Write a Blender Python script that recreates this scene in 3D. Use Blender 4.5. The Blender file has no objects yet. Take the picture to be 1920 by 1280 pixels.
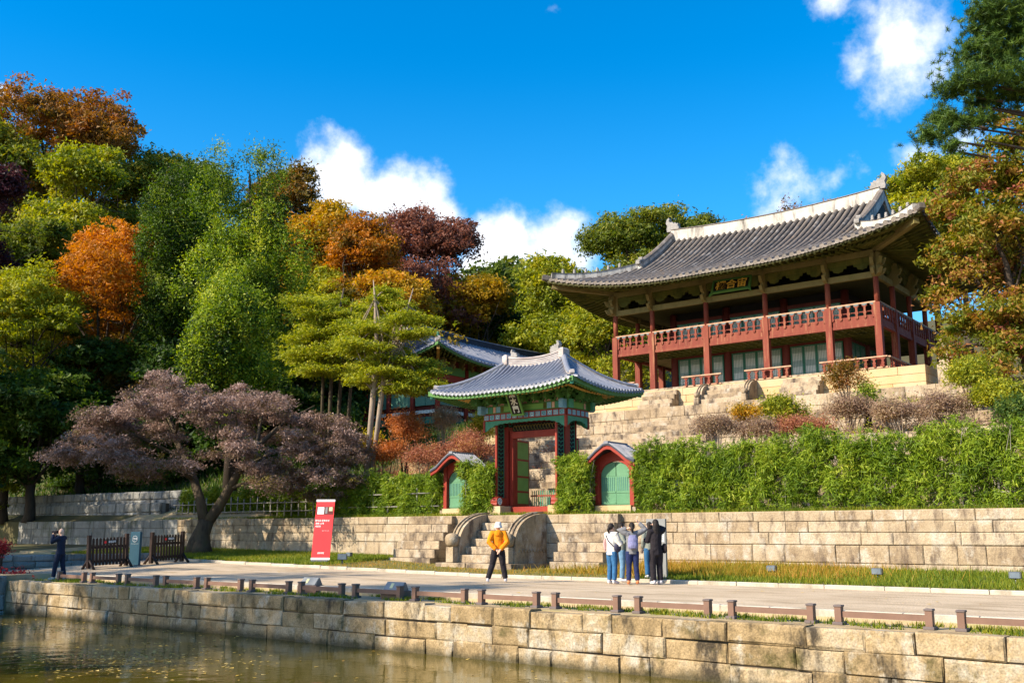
import bpy, math, random
import numpy as np
from mathutils import Vector, Matrix
random.seed(7); RS=np.random.RandomState(11)
S=bpy.context.scene; COL=S.collection
# ---------------- camera, sky, sun, exposure ----------------
FPX=1880.0; HOR=1000.0; CH=1.32                     # focal length in px of the 1920 px photo, horizon row, camera height
PITCH=math.atan((HOR-640)/FPX); YAW=math.radians(37.887)
_f0=np.array([-math.sin(YAW),math.cos(YAW),0]); RIGHT=np.array([math.cos(YAW),math.sin(YAW),0]); _z=np.array([0,0,1.0])
FWD=_f0*math.cos(PITCH)+_z*math.sin(PITCH); UPV=-_f0*math.sin(PITCH)+_z*math.cos(PITCH); CAM=np.array([0,0,CH])
def ray(px,py): return FWD*FPX+RIGHT*(px-960)+UPV*(640-py)
def at(px,py,D):                                     # point seen at a pixel at horizontal forward distance D
    r=ray(px,py); return CAM+r*(D/(r@_f0))
def on_y(px,py,Y): r=ray(px,py); return CAM+r*(Y/r[1])
def on_z(px,py,z): r=ray(px,py); return CAM+r*((z-CH)/r[2])
cd=bpy.data.cameras.new('camera'); cam=bpy.data.objects.new('camera',cd); COL.objects.link(cam)
cd.sensor_width=36; cd.lens=36*FPX/1920; cd.clip_start=.1; cd.clip_end=3000
cam.matrix_world=Matrix((( *[0]*4,),)*4) if 0 else Matrix([[RIGHT[i],UPV[i],-FWD[i],CAM[i]] for i in range(3)]+[[0,0,0,1]])
S.camera=cam
SUN_EL=math.radians(34); _sa=np.array([0.50,1.0]); _sa/=np.linalg.norm(_sa)
SDIR=Vector((_sa[0]*math.cos(SUN_EL),_sa[1]*math.cos(SUN_EL),-math.sin(SUN_EL)))   # direction the light travels
sl=bpy.data.lights.new('sun','SUN'); sl.energy=5.0; sl.angle=math.radians(.6); sl.color=(1,.885,.71)
so=bpy.data.objects.new('sun',sl); COL.objects.link(so); so.rotation_euler=SDIR.to_track_quat('-Z','Y').to_euler(); so.location=(-40,-60,60)
S.view_settings.view_transform='Standard'; S.view_settings.look='None'; S.view_settings.exposure=.86; S.view_settings.gamma=1; S.view_settings.use_curve_mapping=False
S.cycles.max_bounces=6; S.cycles.diffuse_bounces=3; S.cycles.glossy_bounces=3; S.cycles.transmission_bounces=4; S.cycles.transparent_max_bounces=6
W=bpy.data.worlds.new('World'); S.world=W; W.use_nodes=True
def build_world():
    nt=W.node_tree; N=nt.nodes; L=nt.links
    for n in list(N): N.remove(n)
    out=N.new('ShaderNodeOutputWorld'); bg=N.new('ShaderNodeBackground'); L.new(bg.outputs[0],out.inputs[0]); bg.inputs[1].default_value=.125
    sky=N.new('ShaderNodeTexSky'); sky.sky_type='NISHITA'; sky.sun_disc=False; sky.sun_elevation=SUN_EL; sky.sun_rotation=math.atan2(-SDIR.x,-SDIR.y)
    sky.air_density=1.0; sky.dust_density=1.1; sky.ozone_density=2.2; sky.altitude=50
    hs=N.new('ShaderNodeHueSaturation'); hs.inputs['Saturation'].default_value=1.62; hs.inputs['Value'].default_value=1.18; hs.inputs['Hue'].default_value=.499
    L.new(sky.outputs[0],hs.inputs['Color'])
    tc=N.new('ShaderNodeTexCoord')
    def vm(op,a,b=None):
        n=N.new('ShaderNodeVectorMath'); n.operation=op
        L.new(a,n.inputs[0])
        if b is not None:
            if isinstance(b,tuple): n.inputs[1].default_value=b
            else: L.new(b,n.inputs[1])
        return n
    def mm(op,a,b=None,c=None,clamp=False):
        n=N.new('ShaderNodeMath'); n.operation=op; n.use_clamp=clamp
        for i,v in enumerate((a,b,c)):
            if v is None: continue
            if isinstance(v,(int,float)): n.inputs[i].default_value=v
            else: L.new(v,n.inputs[i])
        return n.outputs[0]
    d=tc.outputs['Generated']
    nz=N.new('ShaderNodeTexNoise'); nz.inputs['Scale'].default_value=7; nz.inputs['Detail'].default_value=9; nz.inputs['Roughness'].default_value=.58
    L.new(d,nz.inputs['Vector'])
    nz2=N.new('ShaderNodeTexNoise'); nz2.inputs['Scale'].default_value=26; nz2.inputs['Detail'].default_value=7; nz2.inputs['Roughness'].default_value=.6
    L.new(d,nz2.inputs['Vector'])
    # cumulus banks: (px,py,radius_px,flatten,strength)
    blobs=[(640,345,110,1.3,1.0),(740,375,105,1.15,1.0),(560,345,80,1.4,.9),(390,315,45,1.7,.75),(830,410,60,1.2,.8),
           (930,450,70,.95,.95),(1040,465,75,1.0,1.0),(990,500,90,1.1,1.0),(900,500,60,1.0,.8),(1065,425,40,1.0,.8),
           (1690,95,110,.9,.66),(1740,140,80,1.2,.6),(1640,50,60,.8,.5),(1660,170,60,1.0,.45),(1560,-5,45,1.2,.6),
           (1490,330,70,1.0,.36),(1540,350,80,1.4,.34),(1450,385,80,1.3,.42),(1730,290,60,1.5,.7),(1800,275,55,1.4,.65),
           (5,172,36,2.2,.75),(1040,16,40,1.8,.36),(-200,300,160,1.6,.8),(2150,350,170,1.5,.8),(2300,80,140,1.3,.6)]
    acc=None
    for bx,by,r,k,s in blobs:
        c=ray(bx,by); c=c/np.linalg.norm(c); rr=r/FPX
        sb=vm('SUBTRACT',d,tuple(c)); sc=vm('MULTIPLY',sb.outputs[0],(1,1,k)); ln=vm('LENGTH',sc.outputs[0])
        v=mm('MULTIPLY_ADD',ln.outputs['Value'],-s/(rr*1.45),s)
        acc=v if acc is None else mm('MAXIMUM',acc,v)
    acc=mm('MAXIMUM',acc,-.6)
    f=mm('MULTIPLY_ADD',mm('SUBTRACT',nz.outputs[0],.5),1.35,acc)
    f=mm('MULTIPLY_ADD',mm('SUBTRACT',nz2.outputs[0],.5),.75,f)
    mr=N.new('ShaderNodeMapRange'); mr.interpolation_type='SMOOTHSTEP'; L.new(f,mr.inputs['Value'])
    mr.inputs['From Min'].default_value=.20; mr.inputs['From Max'].default_value=.74; mr.inputs['To Max'].default_value=.97
    cr=N.new('ShaderNodeValToRGB'); L.new(nz2.outputs[0],cr.inputs[0])
    cr.color_ramp.elements[0].position=.30; cr.color_ramp.elements[0].color=(4.2,4.7,5.6,1); cr.color_ramp.elements[1].position=.58; cr.color_ramp.elements[1].color=(6.3,6.3,6.4,1)
    mx=N.new('ShaderNodeMix'); mx.data_type='RGBA'; 
    sx=N.new('ShaderNodeSeparateXYZ'); L.new(d,sx.inputs[0]); hz=N.new('ShaderNodeMapRange'); hz.interpolation_type='SMOOTHSTEP'; L.new(sx.outputs[2],hz.inputs['Value']); hz.inputs['From Min'].default_value=.12; hz.inputs['From Max'].default_value=.46; hz.inputs['To Min'].default_value=.30; hz.inputs['To Max'].default_value=0
    pm=N.new('ShaderNodeMix'); pm.data_type='RGBA'; L.new(hz.outputs[0],pm.inputs[0]); L.new(hs.outputs[0],pm.inputs[6]); pm.inputs[7].default_value=(1.6,3.6,5.6,1)
    L.new(mr.outputs[0],mx.inputs[0]); L.new(pm.outputs[2],mx.inputs[6]); L.new(cr.outputs[0],mx.inputs[7])
    L.new(mx.outputs[2],bg.inputs[0])
build_world()
# ---------------- tagging helpers ----------------
def tag(o,label=None,cat=None,group=None,kind=None):
    if label: o['label']=label
    if cat: o['category']=cat
    if group: o['group']=group
    if kind: o['kind']=kind
    return o
def thing(name,label,cat,loc=(0,0,0),rz=0,group=None):
    o=bpy.data.objects.new(name,None); COL.objects.link(o); o.location=loc; o.rotation_euler=(0,0,rz); o.empty_display_size=.2
    return tag(o,label,cat,group)
def link(name,me,mat=None,parent=None,loc=None,rot=None,scale=None):
    if mat is not None and len(me.materials)==0:
        for m in (mat if isinstance(mat,(list,tuple)) else [mat]): me.materials.append(m)
    o=bpy.data.objects.new(name,me); COL.objects.link(o)
    if parent is not None: o.parent=parent
    if loc is not None: o.location=loc
    if rot is not None: o.rotation_euler=rot
    if scale is not None: o.scale=scale
    return o
class MB:                                            # collects faces, builds ONE mesh object
    def __init__(s): s.v=[]; s.f=[]; s.m=[]; s.mi=0; s.sm=[]
    def add(s,vs,fs,smooth=False):
        n=len(s.v); s.v+= [tuple(map(float,p)) for p in vs]; s.f+=[tuple(i+n for i in f) for f in fs]; s.m+=[s.mi]*len(fs); s.sm+=[smooth]*len(fs); return s
    def box(s,a,b,M=None):
        x0,y0,z0=a; x1,y1,z1=b
        vs=[(x0,y0,z0),(x1,y0,z0),(x1,y1,z0),(x0,y1,z0),(x0,y0,z1),(x1,y0,z1),(x1,y1,z1),(x0,y1,z1)]
        if M is not None: vs=[tuple(M@Vector(p)) for p in vs]
        return s.add(vs,[(0,3,2,1),(4,5,6,7),(0,1,5,4),(1,2,6,5),(2,3,7,6),(3,0,4,7)])
    def cbox(s,c,d,bev=.0):                          # centre, dims, chamfered
        x,y,z=c; a,b,h=d[0]/2,d[1]/2,d[2]/2
        if bev<=0: return s.box((x-a,y-b,z-h),(x+a,y+b,z+h))
        e=bev; vs=[]; 
        for zz,k in ((-h,e),(-h+e,0),(h-e,0),(h,e)):
            for sx,sy in ((-1,-1),(1,-1),(1,1),(-1,1)): vs.append((x+sx*(a-k),y+sy*(b-k),z+zz))
        fs=[(3,2,1,0),(12,13,14,15)]
        for r in range(3):
            for i in range(4): j=(i+1)%4; fs.append((r*4+i,r*4+j,r*4+4+j,r*4+4+i))
        return s.add(vs,fs)
    def tube(s,pts,rad,n=6,cap=True,smooth=True):
        P=[Vector(p) for p in pts]; R=rad if isinstance(rad,(list,tuple,np.ndarray)) else [rad]*len(P)
        vs=[]; up=Vector((0,0,1))
        for i,p in enumerate(P):
            t=(P[min(i+1,len(P)-1)]-P[max(i-1,0)]); t=t.normalized() if t.length>1e-9 else Vector((0,0,1))
            if i==0:
                a=t.cross(up)
                if a.length<.05: a=t.cross(Vector((1,0,0)))
            else: a=a-t*a.dot(t)                     # carry the frame along, no twist
            a.normalize(); b=a.cross(t).normalized()
            for k in range(n):
                an=2*math.pi*k/n; vs.append(p+(a*math.cos(an)+b*math.sin(an))*R[i])
        fs=[]
        for i in range(len(P)-1):
            for k in range(n): j=(k+1)%n; fs.append((i*n+k,i*n+j,(i+1)*n+j,(i+1)*n+k))
        s.add(vs,fs,smooth)
        if cap: m=len(s.v)-len(vs); s.f+= [tuple(m+k for k in range(n))[::-1],tuple(m+(len(P)-1)*n+k for k in range(n))]; s.m+=[s.mi]*2; s.sm+=[False]*2
        return s
    def lathe(s,prof,n=12,c=(0,0,0),smooth=True):    # prof: (r,z)
        vs=[]; 
        for r,z in prof:
            for k in range(n): a=2*math.pi*k/n; vs.append((c[0]+r*math.cos(a),c[1]+r*math.sin(a),c[2]+z))
        fs=[]
        for i in range(len(prof)-1):
            for k in range(n): j=(k+1)%n; fs.append((i*n+k,i*n+j,(i+1)*n+j,(i+1)*n+k))
        fs+= [tuple(range(n))[::-1],tuple((len(prof)-1)*n+k for k in range(n))]
        return s.add(vs,fs,smooth)
    def prism(s,poly,t0,t1,axis='x'):                # polygon (a,b) extruded along axis
        def q(a,b,t): return {'x':(t,a,b),'y':(a,t,b),'z':(a,b,t)}[axis]
        n=len(poly); vs=[q(a,b,t0) for a,b in poly]+[q(a,b,t1) for a,b in poly]
        return s.add(vs,[tuple(range(n)),tuple(range(2*n-1,n-1,-1))]+[(i,n+i,n+(i+1)%n,(i+1)%n) for i in range(n)])
    def sweep(s,pts,prof,side=None,smooth=False):    # profile (lateral,vertical) swept along path, kept vertical
        P=[Vector(p) for p in pts]; k=len(prof); vs=[]
        for i,p in enumerate(P):
            t=P[min(i+1,len(P)-1)]-P[max(i-1,0)]; t.z=0; t.normalize(); a=Vector((t.y,-t.x,0))
            for u,w in prof: vs.append(p+a*u+Vector((0,0,w)))
        fs=[]
        for i in range(len(P)-1):
            for j in range(k): j2=(j+1)%k; fs.append((i*k+j,i*k+j2,(i+1)*k+j2,(i+1)*k+j))
        fs+=[tuple(range(k))[::-1],tuple((len(P)-1)*k+j for j in range(k))]
        return s.add(vs,fs,smooth)
    def mesh(s,name):
        me=bpy.data.meshes.new(name); me.from_pydata(s.v,[],s.f)
        if any(s.m): me.polygons.foreach_set('material_index',s.m)
        if any(s.sm): me.polygons.foreach_set('use_smooth',s.sm)
        me.update(); return me
    def build(s,name,mat,parent=None,loc=None,rot=None,scale=None):
        me=s.mesh(name)
        import bmesh
        bm=bmesh.new(); bm.from_mesh(me); bmesh.ops.recalc_face_normals(bm,faces=bm.faces); bm.to_mesh(me); bm.free()
        return link(name,me,mat,parent,loc,rot,scale)
def quads(name,V,tint=None,mat=None,parent=None,nv=3):   # V: (N*nv,3) numpy, N faces of nv corners
    n=len(V)//nv; me=bpy.data.meshes.new(name); me.vertices.add(len(V)); me.vertices.foreach_set('co',np.ascontiguousarray(V,dtype=np.float32).ravel())
    me.loops.add(len(V)); me.loops.foreach_set('vertex_index',np.arange(len(V),dtype=np.int32))
    me.polygons.add(n); me.polygons.foreach_set('loop_start',np.arange(0,len(V),nv,dtype=np.int32))
    if tint is not None:
        a=me.attributes.new('tint','FLOAT','POINT'); a.data.foreach_set('value',np.repeat(tint,nv).astype(np.float32))
    me.update(calc_edges=True); return link(name,me,mat,parent)
def text_mesh(body,size,name='lettering',bold=0.0,vertical=False):
    c=bpy.data.curves.new('tmp_text','FONT'); c.body=body; c.size=size; c.align_x='CENTER'; c.align_y='CENTER'; c.extrude=.004; c.offset=bold; c.resolution_u=2
    if vertical: c.space_line=.95
    o=bpy.data.objects.new('tmp_text',c); COL.objects.link(o)
    me=bpy.data.meshes.new_from_object(o.evaluated_get(bpy.context.evaluated_depsgraph_get())); me.name=name
    bpy.data.objects.remove(o); bpy.data.curves.remove(c); me.materials.clear(); return me
# ---------------- materials ----------------
def newmat(name):
    m=bpy.data.materials.new(name); m.use_nodes=True; nt=m.node_tree
    for n in list(nt.nodes): nt.nodes.remove(n)
    return m,nt.nodes,nt.links
def ramp(N,cols,pos=None):
    cr=N.new('ShaderNodeValToRGB'); e=cr.color_ramp.elements; k=len(cols)
    while len(e)<k: e.new(.5)
    for i,c in enumerate(cols):
        e[i].position=(pos[i] if pos else i/(k-1) if k>1 else 0); e[i].color=(*c,1)
    return cr
def M(name,cols,scale=2.0,rough=.85,bump=.0,bscale=25,objv=0.0,stain=None,stains=(1,1,.35),sth=(.55,.72),spec=.25,detail=6,metal=0,pos=None,stretch=(1,1,1),moss=None,grain=0.0,pale=None,tide=None):
    m,N,L=newmat(name); out=N.new('ShaderNodeOutputMaterial'); b=N.new('ShaderNodeBsdfPrincipled'); L.new(b.outputs[0],out.inputs[0])
    b.inputs['Roughness'].default_value=rough; b.inputs['Specular IOR Level'].default_value=spec; b.inputs['Metallic'].default_value=metal
    g=N.new('ShaderNodeNewGeometry'); P=g.outputs['Position']
    mp=N.new('ShaderNodeVectorMath'); mp.operation='MULTIPLY'; L.new(P,mp.inputs[0]); mp.inputs[1].default_value=stretch
    nz=N.new('ShaderNodeTexNoise'); nz.inputs['Scale'].default_value=scale; nz.inputs['Detail'].default_value=detail; nz.inputs['Roughness'].default_value=.62; L.new(mp.outputs[0],nz.inputs['Vector'])
    fac=N.new('ShaderNodeMapRange'); L.new(nz.outputs[0],fac.inputs['Value']); fac.inputs['From Min'].default_value=.28; fac.inputs['From Max'].default_value=.72; fo=fac.outputs[0]
    if objv:
        oi=N.new('ShaderNodeObjectInfo'); a=N.new('ShaderNodeMix'); a.data_type='FLOAT'; a.inputs[0].default_value=objv; L.new(fo,a.inputs[2]); L.new(oi.outputs['Random'],a.inputs[3]); fo=a.outputs[0]
    cr=ramp(N,cols if len(cols)>1 else [cols[0],cols[0]],pos); L.new(fo,cr.inputs[0]); co=cr.outputs[0]
    def layer(co,col,sc,st,th,seed):
        v=N.new('ShaderNodeVectorMath'); v.operation='MULTIPLY_ADD'; L.new(P,v.inputs[0]); v.inputs[1].default_value=st; v.inputs[2].default_value=(seed,seed*1.7,seed*.3)
        n2=N.new('ShaderNodeTexNoise'); n2.inputs['Scale'].default_value=sc; n2.inputs['Detail'].default_value=8; n2.inputs['Roughness'].default_value=.68; L.new(v.outputs[0],n2.inputs['Vector'])
        r=N.new('ShaderNodeMapRange'); L.new(n2.outputs[0],r.inputs['Value']); r.inputs['From Min'].default_value=th[0]; r.inputs['From Max'].default_value=th[1]; r.inputs['To Max'].default_value=.92
        mx=N.new('ShaderNodeMix'); mx.data_type='RGBA'; L.new(r.outputs[0],mx.inputs[0]); L.new(co,mx.inputs[6]); mx.inputs[7].default_value=(*col,1); return mx.outputs[2]
    if stain: co=layer(co,stain,1.3,stains,sth,5.3)
    if moss: co=layer(co,moss[0],moss[1],(1,1,1),moss[2],17.1)
    if pale: co=layer(co,pale,1.7,(1,1,.7),(.54,.66),41.7)
    if tide:
        sx=N.new('ShaderNodeSeparateXYZ'); L.new(P,sx.inputs[0]); n5=N.new('ShaderNodeTexNoise'); n5.inputs['Scale'].default_value=2.4; n5.inputs['Detail'].default_value=6; L.new(P,n5.inputs['Vector'])
        ma=N.new('ShaderNodeMath'); ma.operation='MULTIPLY_ADD'; L.new(n5.outputs[0],ma.inputs[0]); ma.inputs[1].default_value=-.30; L.new(sx.outputs[2],ma.inputs[2])
        r5=N.new('ShaderNodeMapRange'); L.new(ma.outputs[0],r5.inputs['Value']); r5.inputs['From Min'].default_value=tide[0]; r5.inputs['From Max'].default_value=tide[1]; r5.inputs['To Min'].default_value=.85; r5.inputs['To Max'].default_value=0
        mx=N.new('ShaderNodeMix'); mx.data_type='RGBA'; L.new(r5.outputs[0],mx.inputs[0]); L.new(co,mx.inputs[6]); mx.inputs[7].default_value=(.05,.042,.018,1); co=mx.outputs[2]
    if grain:
        n4=N.new('ShaderNodeTexNoise'); n4.inputs['Scale'].default_value=34; n4.inputs['Detail'].default_value=4; L.new(P,n4.inputs['Vector'])
        r4=N.new('ShaderNodeMapRange'); L.new(n4.outputs[0],r4.inputs['Value']); r4.inputs['From Min'].default_value=.3; r4.inputs['From Max'].default_value=.7; r4.inputs['To Min'].default_value=1-grain; r4.inputs['To Max'].default_value=1+grain*.6
        mv=N.new('ShaderNodeVectorMath'); mv.operation='SCALE'; L.new(co,mv.inputs[0]); L.new(r4.outputs[0],mv.inputs['Scale']); co=mv.outputs[0]
    L.new(co,b.inputs['Base Color'])
    if bump:
        n3=N.new('ShaderNodeTexNoise'); n3.inputs['Scale'].default_value=bscale; n3.inputs['Detail'].default_value=5; L.new(mp.outputs[0],n3.inputs['Vector'])
        bp=N.new('ShaderNodeBump'); bp.inputs['Strength'].default_value=bump; bp.inputs['Distance'].default_value=.03; L.new(n3.outputs[0],bp.inputs['Height']); L.new(bp.outputs[0],b.inputs['Normal'])
    return m
def leafmat(name,cols,pos=None,trans=.42,rough=.55,var=.5):
    m,N,L=newmat(name); out=N.new('ShaderNodeOutputMaterial')
    at_=N.new('ShaderNodeAttribute'); at_.attribute_name='tint'; cr=ramp(N,cols,pos); L.new(at_.outputs['Fac'],cr.inputs[0])
    d=N.new('ShaderNodeBsdfPrincipled'); d.inputs['Roughness'].default_value=rough; d.inputs['Specular IOR Level'].default_value=.25; L.new(cr.outputs[0],d.inputs['Base Color'])
    t=N.new('ShaderNodeBsdfTranslucent'); hs=N.new('ShaderNodeHueSaturation'); hs.inputs['Value'].default_value=1.25; hs.inputs['Saturation'].default_value=1.1; L.new(cr.outputs[0],hs.inputs['Color']); L.new(hs.outputs[0],t.inputs[0])
    mx=N.new('ShaderNodeMixShader'); mx.inputs[0].default_value=trans; L.new(d.outputs[0],mx.inputs[1]); L.new(t.outputs[0],mx.inputs[2]); L.new(mx.outputs[0],out.inputs[0]); return m
STONE=M('tan_granite',[(.10,.068,.032),(.25,.175,.085),(.35,.25,.13),(.39,.305,.19),(.37,.32,.245)],scale=2.8,bump=1.0,bscale=10,objv=.45,stain=(.03,.024,.017),stains=(1.5,1.5,.65),sth=(.525,.65),moss=((.07,.06,.016),1.2,(.56,.69)),grain=.34,pale=(.43,.38,.295),tide=(-1.30,-1.14))
STONEW=M('pale_granite',[(.20,.14,.085),(.34,.255,.16),(.41,.325,.22),(.41,.355,.28)],scale=2.4,bump=.7,bscale=12,objv=.48,stain=(.115,.082,.06),stains=(2.6,2.6,.8),sth=(.50,.655),grain=.3,pale=(.46,.405,.325))
STONEY=M('warm_granite',[(.45,.29,.12),(.50,.36,.19),(.50,.41,.27)],scale=.9,bump=.3,bscale=18,objv=.5,stain=(.26,.16,.07),sth=(.58,.78),grain=.12)
STONEG=M('weathered_granite',[(0.160,0.116,0.072),(0.308,0.230,0.146),(0.419,0.327,0.222),(0.468,0.394,0.292)],scale=2.4,bump=.8,bscale=12,objv=.45,stain=(.07,.052,.042),stains=(1.8,1.8,.8),sth=(.48,.64),grain=.3,pale=(.42,.365,.29))
STONED=M('grey_stone',[(.15,.145,.13),(.25,.24,.215),(.34,.335,.315)],scale=1.7,bump=.6,bscale=13,objv=.5,stain=(.05,.048,.035),stains=(2.5,2.5,.25),sth=(.50,.68),moss=((.06,.075,.02),.7,(.56,.72)),grain=.2)
MORTAR=M('dark_joint',[(.07,.055,.04),(.13,.10,.07)],scale=3)
EARTH=M('bare_earth',[(.30,.22,.12),(.40,.30,.17),(.24,.22,.08)],scale=1.0,bump=.4,bscale=12)
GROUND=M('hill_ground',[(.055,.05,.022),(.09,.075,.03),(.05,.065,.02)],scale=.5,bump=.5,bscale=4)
PATH=M('sandy_paving',[(0.426,0.319,0.205),(0.515,0.398,0.268),(0.571,0.454,0.314)],scale=.45,bump=.6,bscale=22,stain=(.26,.185,.105),stains=(.35,1.3,1),sth=(.49,.70),detail=12,grain=.2)
KERB=M('kerb_granite',[(.40,.34,.26),(.52,.46,.37)],scale=2,bump=.4,objv=.4,stain=(.18,.15,.10),sth=(.5,.7))
GRASSG=M('grass_soil',[(.10,.13,.03),(.16,.14,.04),(.22,.15,.05)],scale=.8,bump=.4)
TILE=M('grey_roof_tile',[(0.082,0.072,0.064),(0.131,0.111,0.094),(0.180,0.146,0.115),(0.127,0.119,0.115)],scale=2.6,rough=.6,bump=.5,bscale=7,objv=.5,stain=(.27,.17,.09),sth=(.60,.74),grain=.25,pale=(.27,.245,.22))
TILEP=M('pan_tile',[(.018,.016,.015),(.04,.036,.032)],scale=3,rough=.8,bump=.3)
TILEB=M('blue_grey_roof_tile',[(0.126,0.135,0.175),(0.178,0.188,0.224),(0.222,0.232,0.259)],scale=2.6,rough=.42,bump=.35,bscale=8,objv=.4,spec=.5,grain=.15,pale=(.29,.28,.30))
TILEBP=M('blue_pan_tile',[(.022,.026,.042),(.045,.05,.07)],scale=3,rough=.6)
PLASTER=M('lime_plaster',[(0.387,0.352,0.299),(0.493,0.458,0.405),(0.546,0.519,0.475)],scale=1.4,bump=.25,stain=(.12,.105,.09),stains=(1.8,1.8,.3),sth=(.52,.67),grain=.1)
PLASTERG=M('grey_plaster',[(.26,.25,.24),(.45,.43,.40),(.62,.58,.52)],scale=1.2,bump=.3,stain=(.06,.06,.06),stains=(2.0,2.0,.3),sth=(.48,.64))
PLASTERP=M('pale_ridge_plaster',[(.42,.36,.33),(.54,.48,.44)],scale=2,bump=.3,stain=(.20,.15,.14),stains=(.6,.6,3),sth=(.48,.66),grain=.12)
ORN=M('ornament_clay',[(.20,.19,.18),(.33,.31,.29)],scale=6,bump=.6,bscale=18)
REDP=M('faded_red_paint',[(0.136,0.025,0.016),(0.194,0.041,0.024),(0.242,0.072,0.038)],scale=1.7,rough=.7,bump=.3,bscale=30,stretch=(2,2,.4),objv=.3,stain=(.36,.18,.09),stains=(5,5,.4),sth=(.56,.71),grain=.15)
REDG=M('gate_red_paint',[(.22,.024,.014),(.30,.036,.020)],scale=1.5,rough=.5,stretch=(2,2,.4),stain=(.13,.014,.01),sth=(.52,.75))
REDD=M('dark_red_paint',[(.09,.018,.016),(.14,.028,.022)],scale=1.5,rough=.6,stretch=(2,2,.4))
BROWNR=M('old_rail_wood',[(.34,.17,.10),(.46,.27,.17),(.52,.36,.24)],scale=2,rough=.7,bump=.2,stretch=(2,2,1))
OLIVE=M('faded_green_timber',[(.05,.056,.009),(.09,.094,.015),(.15,.125,.028)],scale=1.8,rough=.75,bump=.25,objv=.35,stain=(.025,.036,.008),sth=(.50,.70),grain=.15)
TANW=M('faded_tan_timber',[(.14,.11,.035),(.22,.17,.065),(.17,.15,.045)],scale=1.8,rough=.75,bump=.25,objv=.25,stain=(.08,.085,.025),sth=(.53,.73),grain=.15)
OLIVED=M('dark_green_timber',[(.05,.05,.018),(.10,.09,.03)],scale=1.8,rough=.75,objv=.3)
DOORG=M('door_green',[(.035,.16,.11),(.05,.21,.14)],scale=2,rough=.6)
LATT=M('lattice_green',[(.06,.17,.14),(.08,.22,.18)],scale=2,rough=.6)
PAPER=M('door_paper',[(.66,.68,.62),(.76,.78,.74)],scale=1.2,rough=.9)
DARK=M('shade_black',[(.012,.012,.014),(.02,.02,.022)],scale=2)  # near-black colour stands for shade inside rooms and behind openwork
GGREEN=M('gate_green',[(.05,.14,.035),(.085,.20,.05),(.04,.17,.08)],scale=1.6,rough=.5,objv=.4,grain=.15)
GGOLD=M('gate_ochre',[(.50,.28,.06),(.60,.36,.10)],scale=3,rough=.55,objv=.3)
GDARK=M('bracket_paint',[(.10,.055,.018),(.22,.14,.03),(.06,.16,.05)],scale=7,rough=.6,objv=.4)
TEAL=M('carved_teal',[(.03,.18,.11),(.07,.28,.18)],scale=6,rough=.5,objv=.2)
BLUEP=M('painted_blue',[(.12,.30,.46),(.25,.42,.52)],scale=8,rough=.5)
PINKP=M('painted_pink',[(.55,.24,.20),(.62,.40,.30)],scale=9,rough=.5)
WHITEP=M('white_paint',[(.74,.72,.68),(.80,.79,.76)],scale=4,rough=.5)
MINT=M('mint_green_door',[(0.081,0.211,0.112),(0.118,0.265,0.152)],scale=2,rough=.55,stain=(.10,.22,.12),sth=(.52,.72),grain=.1)
PANELG=M('olive_green_panel',[(.13,.28,.06),(.18,.36,.09)],scale=2,rough=.55)
BLACK=M('plaque_black',[(.012,.010,.010),(.02,.017,.016)],scale=3,rough=.4)
GOLD=M('gold_leaf',[(.85,.48,.06),(.95,.60,.12)],scale=6,rough=.4)
BARK=M('dark_bark',[(.035,.025,.018),(.075,.055,.04)],scale=5,bump=.8,bscale=14,stretch=(1,1,.3))
BARKL=M('pale_bark',[(.24,.18,.13),(.36,.29,.22)],scale=5,bump=.7,bscale=14,stretch=(1,1,.3))
BARKM=M('maple_bark',[(.035,.026,.018),(.085,.062,.04),(.07,.062,.025)],scale=3.5,bump=1,bscale=9,stretch=(1,1,.35))
BAMW=M('bamboo_pole',[(0.198,0.180,0.144),(0.288,0.270,0.228)],scale=6,rough=.5)
FENCEW=M('composite_brown',[(.15,.085,.06),(.20,.115,.08)],scale=4,rough=.6)
FENCEC=M('post_cap_grey',[(.11,.085,.08),(.15,.12,.11)],scale=4,rough=.6)
BARW=M('barrier_wood',[(.022,.012,.009),(.042,.022,.016)],scale=6,rough=.55,stretch=(2,2,.3))
SIGNT=M('teal_sign',[(.014,.06,.09),(.02,.075,.11)],scale=2,rough=.55)
BANR=M('banner_red',[(.78,.03,.035),(.82,.045,.045)],scale=.6,rough=.45)
GREYM=M('grey_board',[(.20,.205,.20),(.24,.245,.24)],scale=2,rough=.4)
LAMPM=M('lamp_grey',[(.10,.11,.12),(.17,.18,.19)],scale=3,rough=.35,metal=.4)
PANE=M('sign_panel',[(.42,.44,.45),(.50,.52,.53)],scale=3,rough=.3)
SKIN=M('skin',[(.60,.36,.25),(.66,.42,.30)],scale=9,rough=.55)
HAIR=M('black_hair',[(.008,.006,.005),(.022,.015,.012)],scale=40,rough=.6,spec=.25,bump=.5,bscale=60)
def cloth(n,c,v=.7): return M(n,[tuple(x*v for x in c),c],scale=7,rough=.92,bump=.9,bscale=9)
def build_water():
    m,N,L=newmat('pond_water'); out=N.new('ShaderNodeOutputMaterial'); b=N.new('ShaderNodeBsdfPrincipled'); L.new(b.outputs[0],out.inputs[0])
    b.inputs['Base Color'].default_value=(.085,.066,.009,1); b.inputs['Roughness'].default_value=.06; b.inputs['IOR'].default_value=1.33; b.inputs['Specular IOR Level'].default_value=.5
    g=N.new('ShaderNodeNewGeometry'); nz=N.new('ShaderNodeTexNoise'); nz.inputs['Scale'].default_value=2.2; nz.inputs['Detail'].default_value=4; L.new(g.outputs['Position'],nz.inputs['Vector'])
    bp=N.new('ShaderNodeBump'); bp.inputs['Strength'].default_value=.16; bp.inputs['Distance'].default_value=.05; L.new(nz.outputs[0],bp.inputs['Height']); L.new(bp.outputs[0],b.inputs['Normal'])
    return m
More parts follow.
